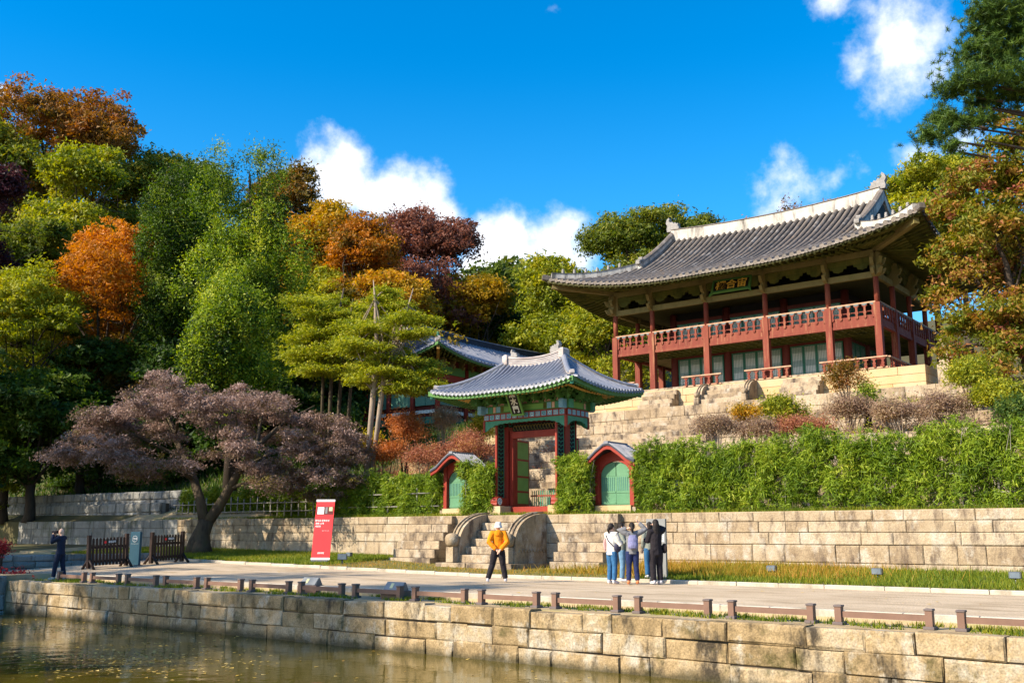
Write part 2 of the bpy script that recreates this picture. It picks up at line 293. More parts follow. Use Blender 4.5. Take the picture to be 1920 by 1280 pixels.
WATER=build_water()
# ---------------- terrain ----------------
YW=29.6; XC=-22.9
TERR=[(33.6,3.15),(36.0,4.15),(38.5,5.1),(41.3,5.98),(44.0,6.83),(46.6,7.9)]     # terrace wall line, top level
def clip(v,a,b): return max(a,min(b,v))
def gz(x,y):
    if y<2.3: return -.25
    if -33.42<x<9 and y<16.62: return -2.2
    if y<YW+.22:
        if x<-37.4 and y<22.5: return .5 if x>-60 else .5+(-60-x)*.02
        rise=.0145*clip(-20-x,0,30)*clip((y-18)/5,0,1)
        if y<17.75 and x>-33.42: return -.17
        if y<24.62: return rise
        return rise+.08+(y-24.62)*.045*clip(abs(x+22.9)/6,.25,1)
    left=clip((-50-x)/35,0,1)*7*clip((y-30)/22,0,1)
    if -38<x<6 and y<47.5:
        z=2.0
        for ty,tz in TERR:
            if y>ty+.22: z=tz-.03
        return z+ (0 if y>33 else 0)
    z=2+clip((y-30)/17,0,1)*5.9+left
    if x>=6: z=2+clip((y-31)/17,0,1)*5.0
    z=min(z,7.87+left)
    if y>66: z+=min((y-66)*.30,22)*(1-.35*clip((x+10)/40,0,1))
    return z
def build_ground():
    xs=[-1500,-600,-300,-200,-150]+list(np.arange(-120,-62,6.))+list(np.arange(-60,-37.5,1.5))+[-37.42,-37.38,-36]+[-34.5,-33.45,-33.40]+list(np.arange(-32,9,1.5))+[8.97,9.03]+list(np.arange(11,40,3.))+[50,80,120,200,400,1500]
    ys=[-1500,-400,-100,-30,0,2.27,2.33]+list(np.arange(3.5,16,2.5))+[16.6,16.64,17.2,17.73,17.77]+list(np.arange(18.5,24.5,1))+[24.6,24.64,26,28,29.4,29.8,29.84]+[31,33]
    for ty,_ in TERR: ys+=[ty+.20,ty+.24,ty+1.3]
    ys+=list(np.arange(49,66,2.5))+list(np.arange(66,150,5.))+[160,200,300,600,1500]
    xs=sorted(set(xs)); ys=sorted(set(ys)); nx,ny=len(xs),len(ys)
    V=[(x,y,gz(x,y)) for y in ys for x in xs]; F=[]; mi=[]
    for j in range(ny-1):
        for i in range(nx-1):
            F.append((j*nx+i,j*nx+i+1,(j+1)*nx+i+1,(j+1)*nx+i)); cx=(xs[i]+xs[i+1])/2; cy=(ys[j]+ys[j+1])/2
            mi.append(2 if 24.6<cy<29.8 and cx>-46 else 1 if (cy<33 and cx>-50) or (-38<cx<6 and cy<64) else 0)
    me=bpy.data.meshes.new('ground'); me.from_pydata(V,[],F); me.polygons.foreach_set('material_index',mi); me.update()
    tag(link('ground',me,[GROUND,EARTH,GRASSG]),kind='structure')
build_ground()
def sheet(name,xs,ys,mat,dz):
    V=[(x,y,gz(x,y)+dz) for y in ys for x in xs]; n=len(xs)
    F=[(j*n+i,j*n+i+1,(j+1)*n+i+1,(j+1)*n+i) for j in range(len(ys)-1) for i in range(n-1)]
    me=bpy.data.meshes.new(name); me.from_pydata(V,[],F); me.update(); return tag(link(name,me,mat),kind='structure')
sheet('path',list(np.arange(-37.2,14,1.)),[17.92]+list(np.arange(18.5,24.4,.75))+[24.44],PATH,.006)
m=MB(); m.add([(-34,1,-1.18),(9.5,1,-1.18),(9.5,16.7,-1.18),(-34,16.7,-1.18)],[(0,1,2,3)]); tag(m.build('pond_water',WATER),kind='structure')
# ---------------- stones and walls ----------------
def stone_mesh(w,d,h,bev=.025,jit=.012,name='stone'):     # face towards -y, origin at lower left of the face
    j=lambda k=1: random.uniform(-jit,jit)*k
    b=bev*random.uniform(.7,1.4); p=random.uniform(0,jit)
    ring=[(0,0),(w,0),(w,h),(0,h)]; v=[]
    for x,z in ring: v.append((x,d,z))
    for x,z in ring: v.append((x+j(.4),b*.9-p,z+j(.4)))
    for (x,z),(sx,sz) in zip(ring,((1,1),(-1,1),(-1,-1),(1,-1))): v.append((x+sx*b*random.uniform(.6,1.7),-p+j(.6),z+sz*b*random.uniform(.6,1.7)))
    f=[(8,9,10,11)]
    for i in range(4):
        k=(i+1)%4; f+=[(i,k,4+k,4+i)[::-1],(4+i,4+k,8+k,8+i)[::-1]]
    f=[tuple(reversed(q)) if n else q for n,q in enumerate(f)]
    f.append((3,2,1,0)[::-1])
    me=bpy.data.meshes.new(name); me.from_pydata(v,[],f); me.update()
    import bmesh; bm=bmesh.new(); bm.from_mesh(me); bmesh.ops.recalc_face_normals(bm,faces=bm.faces); bm.to_mesh(me); bm.free(); return me
def course(parent,x0,x1,z0,z1,wr,mat,d=.4,y=0,gap=.014,bev=.025,jit=.012,name='stone',zj=.0):
    x=x0
    while x<x1-.05:
        w=random.uniform(*wr); 
        if x1-(x+w)<wr[0]*.6: w=x1-x
        dz=random.uniform(-zj,zj); hh=z1-z0-gap+dz
        me=stone_mesh(w-gap,d,hh,bev,jit,name); link(name,me,mat,parent,(x,y+random.uniform(-.012,.012),z0)); x+=w
def wall(name,label,x0,x1,zs,loc,rz,mat,wr=(.7,1.8),thick=.5,d=.35,cat='wall',core_top=None,**k):
    t=MB(); t.box((x0+.02,.06,zs[0]-.3),(x1-.02,thick,zs[-1]-.05 if core_top is None else core_top)); o=t.build(name,MORTAR,None,loc,(0,0,rz)); tag(o,label,cat)
    for a,b in zip(zs[:-1],zs[1:]): course(o,x0,x1,a,b,wr,mat,d,**k)
    return o
random.seed(21)
wall('pond_wall','rough tan granite block wall along the water edge of the pond',-33.35,9,[-1.62,-1.23,-.86,-.50,-.15],(0,16.3,0),0,STONE,(.55,1.6),.5,.34,bev=.026,jit=.03,zj=.022)
wall('pond_side_wall','short grey block wall closing the pond behind the red leaves',2.2,16.28,[-1.6,-1.1,-.6,0.0],(-33.37,0,0),math.pi/2,STONED,(.8,1.6),.5,.34,bev=.04,jit=.025)
wall('retaining_wall','long pale granite retaining wall under the green hedge and the gate',-44,6,[-.1,.48,1.0,1.36,1.69,2.0],(0,YW,0),0,STONEW,(.7,1.9),.5,.3,bev=.02)
wall('plain_retaining_wall','smooth grey streaked retaining wall behind the man with the camera',-60,-44.02,[-.1,.62,1.15,1.6,2.0],(0,YW+.05,0),0,STONED,(1.4,2.6),.5,.3,bev=.012,jit=.006)
wall('low_bank_wall','low rubble wall stepping up beside the brown picket barrier',14.5,24.4,[-.25,.08,.32,.56],(-37.2,0,0),math.pi/2,STONED,(.45,1.0),.5,.3,bev=.04,jit=.03)
wall('upper_bank_wall','dark mossy stone wall on the shaded bank at far left',-66,-47.5,[1.9,2.45,2.95],(0,YW+1.3,0),0,STONED,(.7,1.6),.5,.3,bev=.04,jit=.03)
wall('sloping_bank_wall','mossy rubble wall higher up the shaded bank below the dark trees',-70,-46.5,[2.6,3.15,3.6],(0,YW+4.5,0),.05,STONED,(.5,1.2),.5,.3,bev=.05,jit=.04)
# kerbs: one stone after the other
k=tag(MB().box((-37,24.52,-.2),(14,24.66,-.02)).build('path_kerb',MORTAR),'low line of kerbstones between the path and the grass strip','kerb')
x=-37
while x<14:
    w=random.uniform(1.0,1.5); b=gz(x+w/2,24.5); mm_=MB().cbox((0,0,0),(w-.015,.16,.26),.018).mesh('kerbstone')
    link('kerbstone',mm_,KERB,k,(x+w/2,24.56+random.uniform(-.01,.01),b-.03),(random.uniform(-.01,.01),0,random.uniform(-.008,.008))); x+=w
k=tag(MB().box((-33.3,17.78,-.4),(12,17.9,-.08)).build('path_edging',MORTAR),'pale stone edging of the path behind the brown low rails','kerb')
x=-33.3
while x<12:
    w=random.uniform(.9,1.4); link('edging_stone',MB().cbox((0,0,0),(w-.012,.17,.3),.012).mesh('edging_stone'),KERB,k,(x+w/2,17.83,-.135)); x+=w
# ---------------- stairs of the retaining wall ----------------
random.seed(5)
def blockstair(name,label,x0,x1,y0,y1,z0,z1,n,mat,split=True):
    t=thing(name,label,'stairs',((x0+x1)/2,y0,z0)); dx=(x0+x1)/2; rh=(z1-z0)/n; run=(y1-y0)/n
    for i in range(n):
        ya=i*run; xa=x0-dx; 
        cuts=[xa, xa+(x1-x0)*random.uniform(.5,.72), x1-dx] if split and i%2==0 else [xa,x1-dx]
        for a,b in zip(cuts[:-1],cuts[1:]):
            me=stone_mesh(b-a-.008,(y1-y0)-ya-.01,rh-.008,.014,.006); link('step',me,mat,t,(a,ya,i*rh))
    return t
def stringer(t,x0,x1,y0,y1,z0,z1,mat,newel=True,bs=1.0):
    poly=[(y1,z0),(y0+.16,z0)]; R=y1-(y0+.16); h=(z1-z0)*.62; zb=z1-h-.0
    poly.append((y0+.16,zb-.1))
    for k in range(0,11): a=k/10*math.pi/2; poly.append((y1-R*math.cos(a)**.9 if k<10 else y1,zb-.1+(h+.1)*math.sin(a)**.85))
    link('stringer',MB().prism(poly,x0,x1,'x').mesh('stringer'),mat,t)
    rib=[(y1-(R+.02)*math.cos(a)**.9 if a<1.57 else y1,zb-.1+(h+.13)*math.sin(a)**.85+.01) for a in [k/10*math.pi/2 for k in range(11)]]
    for f in (.2,.62):
        link('moulding',MB().tube([(x0+(x1-x0)*f,y,z) for y,z in rib],.035,6).mesh('moulding'),mat,t)
    if newel:
        c=((x0+x1)/2,y0); w=(x1-x0)*.62
        link('newel_post',MB().cbox((c[0],c[1],z0+(zb-z0)*.42),(w*1.25,w*1.1,(zb-z0)*.84),.02).mesh('newel_post'),mat,t)
        link('newel_ball',MB().lathe([(a*bs,b*bs) for a,b in [(.02,-.25),(.17,-.24),(.235,-.16),(.265,-.03),(.265,.06),(.22,.16),(.12,.22),(.01,.235)]],14,(c[0],c[1],z0+(zb-z0)*.84+.25*bs)).mesh('newel_ball'),mat,t)
t=thing('ceremonial_staircase','central stone staircase with curved side walls and ball posts below the gate','stairs',(XC,27.3,.05))
zb=.05; loc=Vector((XC,27.3,zb))
def rel(p): return (p[0]-XC,p[1]-27.3,p[2]-zb)
for (a,b) in ((-1.72,-.3),(-.3,.75),(.75,1.72)): link('step',stone_mesh(b-a-.01,2.2,.26,.02,.008),STONEG,t,(a,-.12,.0))
for i in range(6):
    y0=.42+i*.31; me=stone_mesh(2.06,2.3-y0-.02,.272,.02,.006); link('step',me,STONEG,t,(-1.03,y0,.262+i*.28))
for s in (-1,1):
    x0=1.04 if s>0 else -1.46; stringer(t,x0,x0+.42,.25,2.28,.262,1.98,STONEW)
    if s>0:
        for k in range(9): link('relief_band',MB().tube([(1.465,.62+k*.18,.62),(1.465,.70+k*.18,.75),(1.465,.79+k*.18,.62)],.016,4).mesh('relief_band'),STONEW,t)
blockstair('side_staircase','six-step stone staircase left of the central stairs, dark lower steps',-27.9,-25.75,28.15,YW,.12,1.99,6,STONEG)
blockstair('side_staircase','six-step stone staircase right of the central stairs behind the students',-20.3,-18.3,28.15,YW,.08,1.99,6,STONEG)
# ---------------- terraces ----------------
TL=['lowest','second','third','fourth','fifth','topmost']
prev=2.0
for i,(ty,tz) in enumerate(TERR):
    n=2; h=(tz-prev)/n
    wall('terrace_wall','%s weathered granite terrace wall on the slope below the pavilion'%TL[i],-35,4,[prev-.05,prev+h,tz],(0,ty,0),0,STONEG,(1.1,2.3),.45,.4,bev=.016)
    if i<5:
        xr=[-21.0,-19.9,-21.8,-20.6,-19.6][i]; xl=[-25.2,-25.6,-25.9,-26.4,-26.2][i]
        blockstair('terrace_steps','stone step blocks on the axis of the %s terrace'%TL[i],xl,xr,ty-1.15,ty,prev,tz-.02,3,STONEG)
    prev=tz
t=wall('pavilion_platform','squared warm yellow granite platform carrying the two-storey pavilion',-32.7,-13.05,[7.86,8.26,8.65,9.05],(0,48,0),0,STONEY,(1.4,2.6),12.6,.4,bev=.01,jit=.004,cat='platform',core_top=9.03)
for a,b in zip([7.86,8.26,8.65],[8.26,8.65,9.05]):                     # right-hand flank
    y=48.42
    while y<60.4: w=random.uniform(1.2,2.2); link('stone',stone_mesh(w-.012,.4,b-a-.012,.01,.004),STONEY,t,(-13.05,y-48,a),(0,0,math.pi/2)); y+=w
blockstair('platform_steps','narrow stone steps at the left of the pavilion platform stairs',-27.9,-25.9,46.95,48,7.9,8.95,4,STONEG,False)
blockstair('platform_steps','narrow stone steps at the right of the pavilion platform stairs',-19.9,-17.9,46.95,48,7.9,8.95,4,STONEG,False)
t=thing('platform_staircase','stone stairs with curved volute sides in front of the pavilion','stairs',(XC,46.85,7.9))
for i in range(4): link('step',stone_mesh(2.3,1.15-i*.27,.255,.015,.005),STONEG,t,(-1.15,i*.27,i*.262))
for x0 in (-1.5,1.16): stringer(t,x0,x0+.36,-.05,1.15,0,1.14,STONEG,True,.6)
# ---------------- tiled roofs ----------------
def between(me,name,mat,T,p0,p1,roll=0.0):           # unit-length part along +Y placed from p0 to p1
    p0=Vector(p0); p1=Vector(p1); d=p1-p0; o=link(name,me,mat,T)
    q=d.to_track_quat('Y','Z'); o.rotation_mode='QUATERNION'; o.rotation_quaternion=q; o.location=p0; o.scale=(1,d.length,1); return o
ROUND=MB().tube([(0,0,0),(0,1,0)],.075,7).mesh('rafter_round'); 
SQUARE=MB().box((-.05,0,-.055),(.05,1,.055)).mesh('rafter_square')
class Roof:
    def __init__(s,T,A,B,Rg,z0,H,lift,Sl,sp,rr,tile,pan,kx=1.0,sag=.15):
        s.T=T;s.A=A;s.B=B;s.Rg=Rg;s.z0=z0;s.H=H;s.L=lift;s.Sl=Sl;s.sp=sp;s.rr=rr;s.tile=tile;s.pan=pan;s.kx=kx;s.sag=sag
        s.Ds=(A-Rg)*kx
    def z(s,x,y):
        df=s.B-abs(y); ds=(s.A-abs(x))*s.kx
        if abs(x)<=s.Rg: d,q=df,ds
        else: d,q=min(df,ds),max(df,ds)
        t=max(0,d/s.B); h=max(0,1-q/s.Sl)**2
        return s.z0+s.H*(.62*t+.38*t*t)+s.L*h*(1-min(1,t))**1.2+s.sag*(min(1,abs(x)/s.Rg))**2*t*t
    def lines(s,side):                                # rib lines from eave to hip/ridge
        out=[]; sg=-1 if side in 'fl' else 1
        if side in 'fb':
            n=int(2*s.A/s.sp); 
            for i in range(n+1):
                x=-s.A+.04+(2*s.A-.08)*i/n; dm=s.B-.12 if abs(x)<=s.Rg else min(s.B,(s.A-abs(x))*s.kx)
                if dm<.12: continue
                k=max(2,int(dm/.75)+1); out.append((x,[(x,sg*(s.B-dm*j/k),None) for j in range(k+1)],Vector((1,0,0)),Vector((0,sg,0))))
        else:
            n=int(2*s.B/s.sp)
            for i in range(n+1):
                y=-s.B+.04+(2*s.B-.08)*i/n; dm=min(s.B-abs(y),s.Ds-.02)
                if dm<.12: continue
                k=max(2,int(dm/.75)+1); out.append((y,[(sg*(s.A-dm*j/k/s.kx),y,None) for j in range(k+1)],Vector((0,1,0)),Vector((sg,0,0))))
        return out
    def ribs(s,roof,side,name='tile_row'):
        for _,pts,lat,outv in s.lines(side):
            P=[Vector((x,y,s.z(x,y)+.045)) for x,y,_ in pts]; P.insert(0,P[0]+outv*.07-Vector((0,0,.015)))
            m=MB(); vs=[]; n=5; K=len(P)
            for i,p in enumerate(P):
                t=(P[min(i+1,K-1)]-P[max(i-1,0)]).normalized(); nn=lat.cross(t); 
                if nn.z<0: nn=-nn
                r=s.rr*(1.0+.05*((i%2)*2-1))
                for k in range(n): a=math.pi*k/(n-1); vs.append(p+lat*math.cos(a)*r+nn*(math.sin(a)*r*1.25))
            fs=[(i*n+k,i*n+k+1,(i+1)*n+k+1,(i+1)*n+k) for i in range(K-1) for k in range(n-1)]
            m.add(vs,fs,True)
            c=P[0]; m.add([c+lat*math.cos(a)*s.rr*1.12+Vector((0,0,math.sin(a)*s.rr*1.12+.01))+outv*.012 for a in [2*math.pi*k/10 for k in range(10)]],[tuple(range(10))])
            w=s.sp/2; c2=c+lat*w
            m.add([c2+lat*a+Vector((0,0,b))+outv*(.01-b*.25) for a,b in ((-w*.62,.02),(-w*.55,-.05),(-w*.2,-.10),(w*.2,-.10),(w*.55,-.05),(w*.62,.02))],[tuple(range(6))])
            m.build(name,s.tile,roof)
    def deck(s,soffit_mat,over,under=.13,sides='frlb'):
        m=MB(); nx=44; 
        def strip(fn,nu,nv):
            vs=[]; 
            for i in range(nu+1):
                for j in range(nv+1): vs.append(fn(i/nu,j/nv))
            return vs,[(i*(nv+1)+j,(i+1)*(nv+1)+j,(i+1)*(nv+1)+j+1,i*(nv+1)+j+1) for i in range(nu) for j in range(nv)]
        def fr(sg,dz,lim):
            def f(u,v):
                x=-s.A+2*s.A*u; dm=s.B if abs(x)<=s.Rg else min(s.B,(s.A-abs(x))*s.kx); 
                if lim: dm=min(dm,lim)
                y=sg*(s.B-dm*v); return (x,y,s.z(x,y)+dz)
            return f
        def sd(sg,dz,lim):
            def f(u,v):
                y=-s.B+2*s.B*u; dm=min(s.B-abs(y),s.Ds); 
                if lim: dm=min(dm,lim)
                x=sg*(s.A-dm*v/s.kx); return (x,y,s.z(x,y)+dz)
            return f
        for sg in (-1,1): m.add(*strip(fr(sg,0,None),nx,9)); m.add(*strip(sd(sg,0,None),28,7))
        ro=m.build('roof',s.pan,s.T)
        m=MB()
        for sg in (-1,1): m.add(*strip(fr(sg,-under,over+.6),nx,4)); m.add(*strip(sd(sg,-under,over+.6),28,4))
        # eave board closing the gap
        for sg in (-1,1):
            for fn in (fr,sd):
                a=[fn(sg,0.02,None)(u/40,0) for u in range(41)]; b=[fn(sg,-under-.03,None)(u/40,0) for u in range(41)]
                m.add(a+b,[(i,i+1,42+i,41+i) for i in range(40)])
        m.build('soffit',soffit_mat,s.T); return ro
    def path(s,kind,sx=1,sy=-1):
        if kind=='main': return [(x,0,s.z(x,0)) for x in np.linspace(-s.Rg,s.Rg,15)]
        if kind=='fall': return [(sx*s.Rg,sy*(s.B-d),s.z(sx*s.Rg,sy*(s.B-d))) for d in np.linspace(s.B,s.Ds*.92,8)]
        if kind=='hip': return [(sx*(s.A-d/s.kx),sy*(s.B-d),s.z(sx*(s.A-d/s.kx)*.9999,sy*(s.B-d))) for d in np.linspace(s.Ds,.25,9)]
    def ridge(s,kind,w,h,mat,cap,sx=1,sy=-1,caph=.1):
        p=s.path(kind,sx,sy)
        o=MB().sweep(p,[(-w/2,-.1),(w/2,-.1),(w/2,h),(-w/2,h)]).build('%s_ridge'%{'main':'main','fall':'falling','hip':'hip'}[kind],mat,s.T)
        MB().sweep([(x,y,z+h) for x,y,z in p],[(-w*.62,0.003),(w*.62,.003),(w*.5,caph*.6),(w*.2,caph),(-w*.2,caph),(-w*.5,caph*.6)]).build('ridge_cap',cap,o); return o
    def rafters(s,ca,cb,zp,mat_r,mat_s,spacing,sides='fr',rm=ROUND,sm=SQUARE,frac=.62,drop=.24,name='rafter'):
        for side in sides:
            half,cl=(s.A,ca) if side in 'fb' else (s.B,cb); n=int(2*half/spacing)
            for i in range(n+1):
                u=-half+.12+(2*half-.24)*i/n; u0=max(-cl+.1,min(cl-.1,u*(cl/half) if abs(u)>cl*.92 else u))
                if side in 'fb':
                    sg=-1 if side=='f' else 1; e=(u,sg*(s.B-.06)); st=(u0,sg*(cb-.2))
                else:
                    sg=-1 if side=='l' else 1; e=(sg*(s.A-.06),u); st=(sg*(ca-.2),u0)
                ze=s.z(*e)-drop; p0=Vector((*st,zp)); p1=Vector((*e,ze))
                q=p0.lerp(p1,frac); q.z-=.075
                between(rm,name,mat_r,s.T,p0-Vector((0,0,.10)),q)
                between(sm,'flying_rafter',mat_s,s.T,p0.lerp(p1,frac-.2)+Vector((0,0,.05)),p1+Vector((0,0,.05)))
def poly_ornament(T,poly,th,mat,loc,rz=0,name='ridge_ornament',sc=1):
    m=MB().prism([(a*sc,b*sc) for a,b in poly],-th/2,th/2,'y')
    return m.build(name,mat,T,loc,(0,0,rz))
DRAGON=[(-.42,0),(.42,0),(.46,.2),(.40,.42),(.5,.62),(.42,.86),(.28,.98),(.22,.86),(.28,.74),(.16,.62),(.02,.66),(-.08,.52),(-.2,.58),(-.28,.46),(-.4,.5),(-.36,.34),(-.46,.24)]
FIG=MB().lathe([(.09,0),(.11,.06),(.07,.14),(.10,.22),(.06,.30),(.085,.36),(.05,.44),(.01,.46)],7).mesh('roof_figure')
# ---------------- two-storey pavilion ----------------
PB=9.05; PY=54.3
PAV=thing('two_storey_pavilion','two-storey red-columned wooden pavilion with grey tiled roof on the top terrace','pavilion',(XC,PY,PB))
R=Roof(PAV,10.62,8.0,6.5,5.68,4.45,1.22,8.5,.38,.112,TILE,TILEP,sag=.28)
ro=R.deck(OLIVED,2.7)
for sd in 'fr': R.ribs(ro,sd)
R.ribs(ro,'l')
R.ridge('main',.42,.62,PLASTER,TILE); 
for sx in (-1,1):
    for sy in (-1,1):
        R.ridge('fall',.34,.42,PLASTERG,TILE,sx,sy,.2); R.ridge('hip',.34,.40,PLASTERG if sx<0 else PLASTER,TILE,sx,sy,.04)
    # gable board
    g=[(y,R.z(sx*(R.Rg+.01),y)-.05 if abs(y)<1e-6 else R.z(sx*R.Rg*.999,y)-.05) for y in np.linspace(-(R.B-R.Ds),R.B-R.Ds,13)]
    zb=R.z(sx*(R.Rg+.01),0)-.1; poly=[(g[0][0],zb)]+g+[(g[-1][0],zb)]
    MB().prism(poly,sx*(R.Rg-.3),sx*(R.Rg-.22),'x').build('gable_board',REDD,PAV)
    poly_ornament(PAV,DRAGON,.34,ORN,(sx*(R.Rg-.1),0,R.z(sx*R.Rg,0)+.55),0 if sx>0 else math.pi,sc=.95)
    for sy in (-1,1):
        p=R.path('fall',sx,sy)[-1]; poly_ornament(PAV,DRAGON,.26,ORN,(p[0],p[1],p[2]+.36),math.pi/2*(-sy),sc=.5)
        hp=R.path('hip',sx,sy)
        for q in hp[2:8]: link('roof_figure',FIG,ORN,PAV,(q[0],q[1],q[2]+.43),(0,0,0),(1.0,1.0,.62))
        c=hp[-1]; MB().cbox((0,0,0),(.5,.3,.34),.05).build('corner_tile',TILE,PAV,(c[0]+sx*.22,c[1]+sy*.22,c[2]+.10),(0,-.2,math.atan2(sy,sx)))
CX=[-7.55,-5.1,-1.72,1.72,5.1,7.55]; CY=[-5.3,-2.8,0,2.8,5.3]
R.rafters(7.55,5.3,6.32,OLIVE,OLIVE,.36,'frl')
for sx in (-1,1):
    for sy in (-1,):
        between(MB().box((-.14,0,-.2),(.14,1,.16)).mesh('corner_rafter'),'corner_rafter',TANW,PAV,(sx*7.3,sy*5.0,6.15),(sx*10.35,sy*7.75,R.z(sx*10.4,sy*7.8)-.34))
POST=MB().cbox((0,0,1.75),(.32,.32,3.3),.02).mesh('lower_post'); UPC=MB().tube([(0,0,3.3),(0,0,5.06)],.135,12).mesh('upper_column')
PLIN=MB().cbox((0,0,.05),(.62,.62,.14),.03).mesh('column_base')
BRK=MB().prism([(-.1,0),(-.55,.1),(-.72,.3),(-.5,.26),(-.42,.42),(-.62,.5),(-.75,.72),(-.5,.66),(-.4,.95),(.3,.95),(.3,0)],-.07,.07,'x').mesh('bracket')
outer=[(x,y) for x in CX for y in CY if abs(x)>7 or abs(y)>5]
for x,y in outer:
    link('column_base',PLIN,STONEG,PAV,(x,y,0)); link('post',POST,REDP,PAV,(x,y,.05)); link('column',UPC,REDP,PAV,(x,y,0))
    rz=0 if y<-5 else math.pi if y>5 else (-math.pi/2 if x<0 else math.pi/2)
    link('bracket',BRK,TANW,PAV,(x,y,4.72),(0,0,rz),(1.2,.75,1.25))
    if abs(x)>7 and y<-5: link('bracket',BRK,TANW,PAV,(x,y,4.72),(0,0,math.pi/2*(1 if x>0 else -1)),(1.2,.75,1.25)); link('bracket',BRK,TANW,PAV,(x,y,4.72),(0,0,math.pi/4*(1 if x>0 else -1)),(1.2,.9,1.25))
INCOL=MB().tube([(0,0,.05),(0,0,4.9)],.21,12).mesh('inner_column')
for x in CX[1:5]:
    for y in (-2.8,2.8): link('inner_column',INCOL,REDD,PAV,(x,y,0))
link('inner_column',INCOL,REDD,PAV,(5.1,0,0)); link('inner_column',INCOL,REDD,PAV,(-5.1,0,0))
SCAL=[(-.5,0)]+[(-.5+i*.125,-.16 if i in(2,3,5,6) else (-.02 if i in (0,8) else -.10)) for i in range(9)]
def span(name,a,b,w,z0,z1,mat):                      # beam between two column positions
    ax,ay=a; bx,by=b; L_=math.hypot(bx-ax,by-ay)
    return MB().box((0,-w/2,z0),(L_,w/2,z1)).build(name,mat,PAV,(ax,ay,0),(0,0,math.atan2(by-ay,bx-ax)))
BAL=MB()
BAL.prism([(-.05,0),(.05,0),(.085,.09),(.045,.16),(.09,.26),(.05,.36),(.055,.5),(.13,.55),(.13,.60),(-.13,.60),(-.13,.55),(-.055,.5),(-.05,.36),(-.09,.26),(-.045,.16),(-.085,.09)],-.045,.03,'y'); BAL=BAL.mesh('baluster')
BCAP=MB().prism([(-.05,0),(.05,0),(.14,.06),(.12,.10),(-.12,.10),(-.14,.06)],-.055,.04,'y').mesh('baluster_cap')
GREYC=M('blue_grey_cap',[(.10,.13,.15),(.17,.20,.20)],scale=4)
def railing(a,b,z0,name='railing',post_skip=.3,ht=.72,mat=REDP,fascia=True):
    ax,ay=a; bx,by=b; L_=math.hypot(bx-ax,by-ay); m=MB()
    if fascia: m.box((.18,-.06,0),(L_-.18,.05,.44))
    m.box((0,-.03,.62),(L_,.02,.66)) if fascia else m.box((0,-.05,.0),(L_,.05,.07))
    o=m.build(name,mat,PAV,(ax,ay,z0),(0,0,math.atan2(by-ay,bx-ax)))
    base=.30 if fascia else .05; n=max(2,round(L_/.43)); top=base+ht
    for i in range(n):
        x=L_*(i+.5)/n; link('baluster',BAL,mat,o,(x,-.07,base),None,(1,1,(ht-.04)/.6)); 
        if fascia: link('cap_block',BCAP,GREYC,o,(x,-.075,top-.09))
    MB().box((-.03,-.12,top+.01),(L_+.03,.03,top+.075)).build('hand_rail',BROWNR,o); return o
edges=[]
for i in range(5): edges.append(((CX[i],-5.3),(CX[i+1],-5.3)))
for i in range(4): edges.append(((7.55,CY[i]),(7.55,CY[i+1])))
for i in range(4)[::-1]: edges.append(((-7.55,CY[i+1]),(-7.55,CY[i])))
for a,b in edges:
    railing(a,b,2.42)
    span('tie_beam',a,b,.2,4.72,5.02,TANW); span('bracket_beam',a,b,.16,5.52,5.78,OLIVE)
    span('purlin',a,b,.3,5.80,6.12,TANW if a[1]==b[1] else OLIVE)
    L_=math.hypot(b[0]-a[0],b[1]-a[1]); n=max(1,round(L_/1.15)); an=math.atan2(b[1]-a[1],b[0]-a[0])
    for k in range(n):                               # scalloped panels between the beams
        f=(k+.5)/n; c=(a[0]+(b[0]-a[0])*f,a[1]+(b[1]-a[1])*f,5.52)
        m=MB().prism([(-.46,0.0),(-.42,-.14),(-.28,-.14),(-.22,-.28),(-.08,-.30),(0,-.34),(.08,-.30),(.22,-.28),(.28,-.14),(.42,-.14),(.46,0.0)],-.05,.05,'y'); m.build('scalloped_panel',OLIVE,PAV,c,(0,0,an))
for a,b in edges: span('floor_beam',a,b,.2,2.30,2.44,REDP)
MB().box((-7.45,-5.2,2.46),(7.45,5.2,2.56)).build('upper_floor',TANW,PAV)
J1=MB().box((-.045,0,-.06),(.045,1,.06)).mesh('ceiling_joist')
for i in range(34):
    x=-7.3+14.6*i/33; between(J1,'ceiling_joist',OLIVE,PAV,(x,-5.2,2.39),(x,-2.8,2.39))
for j in range(5): y=-5.0+j*.48; between(J1,'ceiling_joist',OLIVE,PAV,(-7.4,y,2.375),(7.4,y,2.375))
for j in range(16): y=-2.6+j*.48; between(J1,'ceiling_joist',OLIVE,PAV,(5.1,y,2.39),(7.45,y,2.39))
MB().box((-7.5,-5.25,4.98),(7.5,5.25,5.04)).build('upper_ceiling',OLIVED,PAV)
MB().box((-7.9,-5.6,.10),(7.9,5.6,.2)).build('ground_floor',STONEG,PAV)
MB().box((-5.0,-2.66,.2),(5.0,2.66,4.95)).build('inner_room',DARK,PAV)  # solid box, its darkness painted on in place of unlit rooms
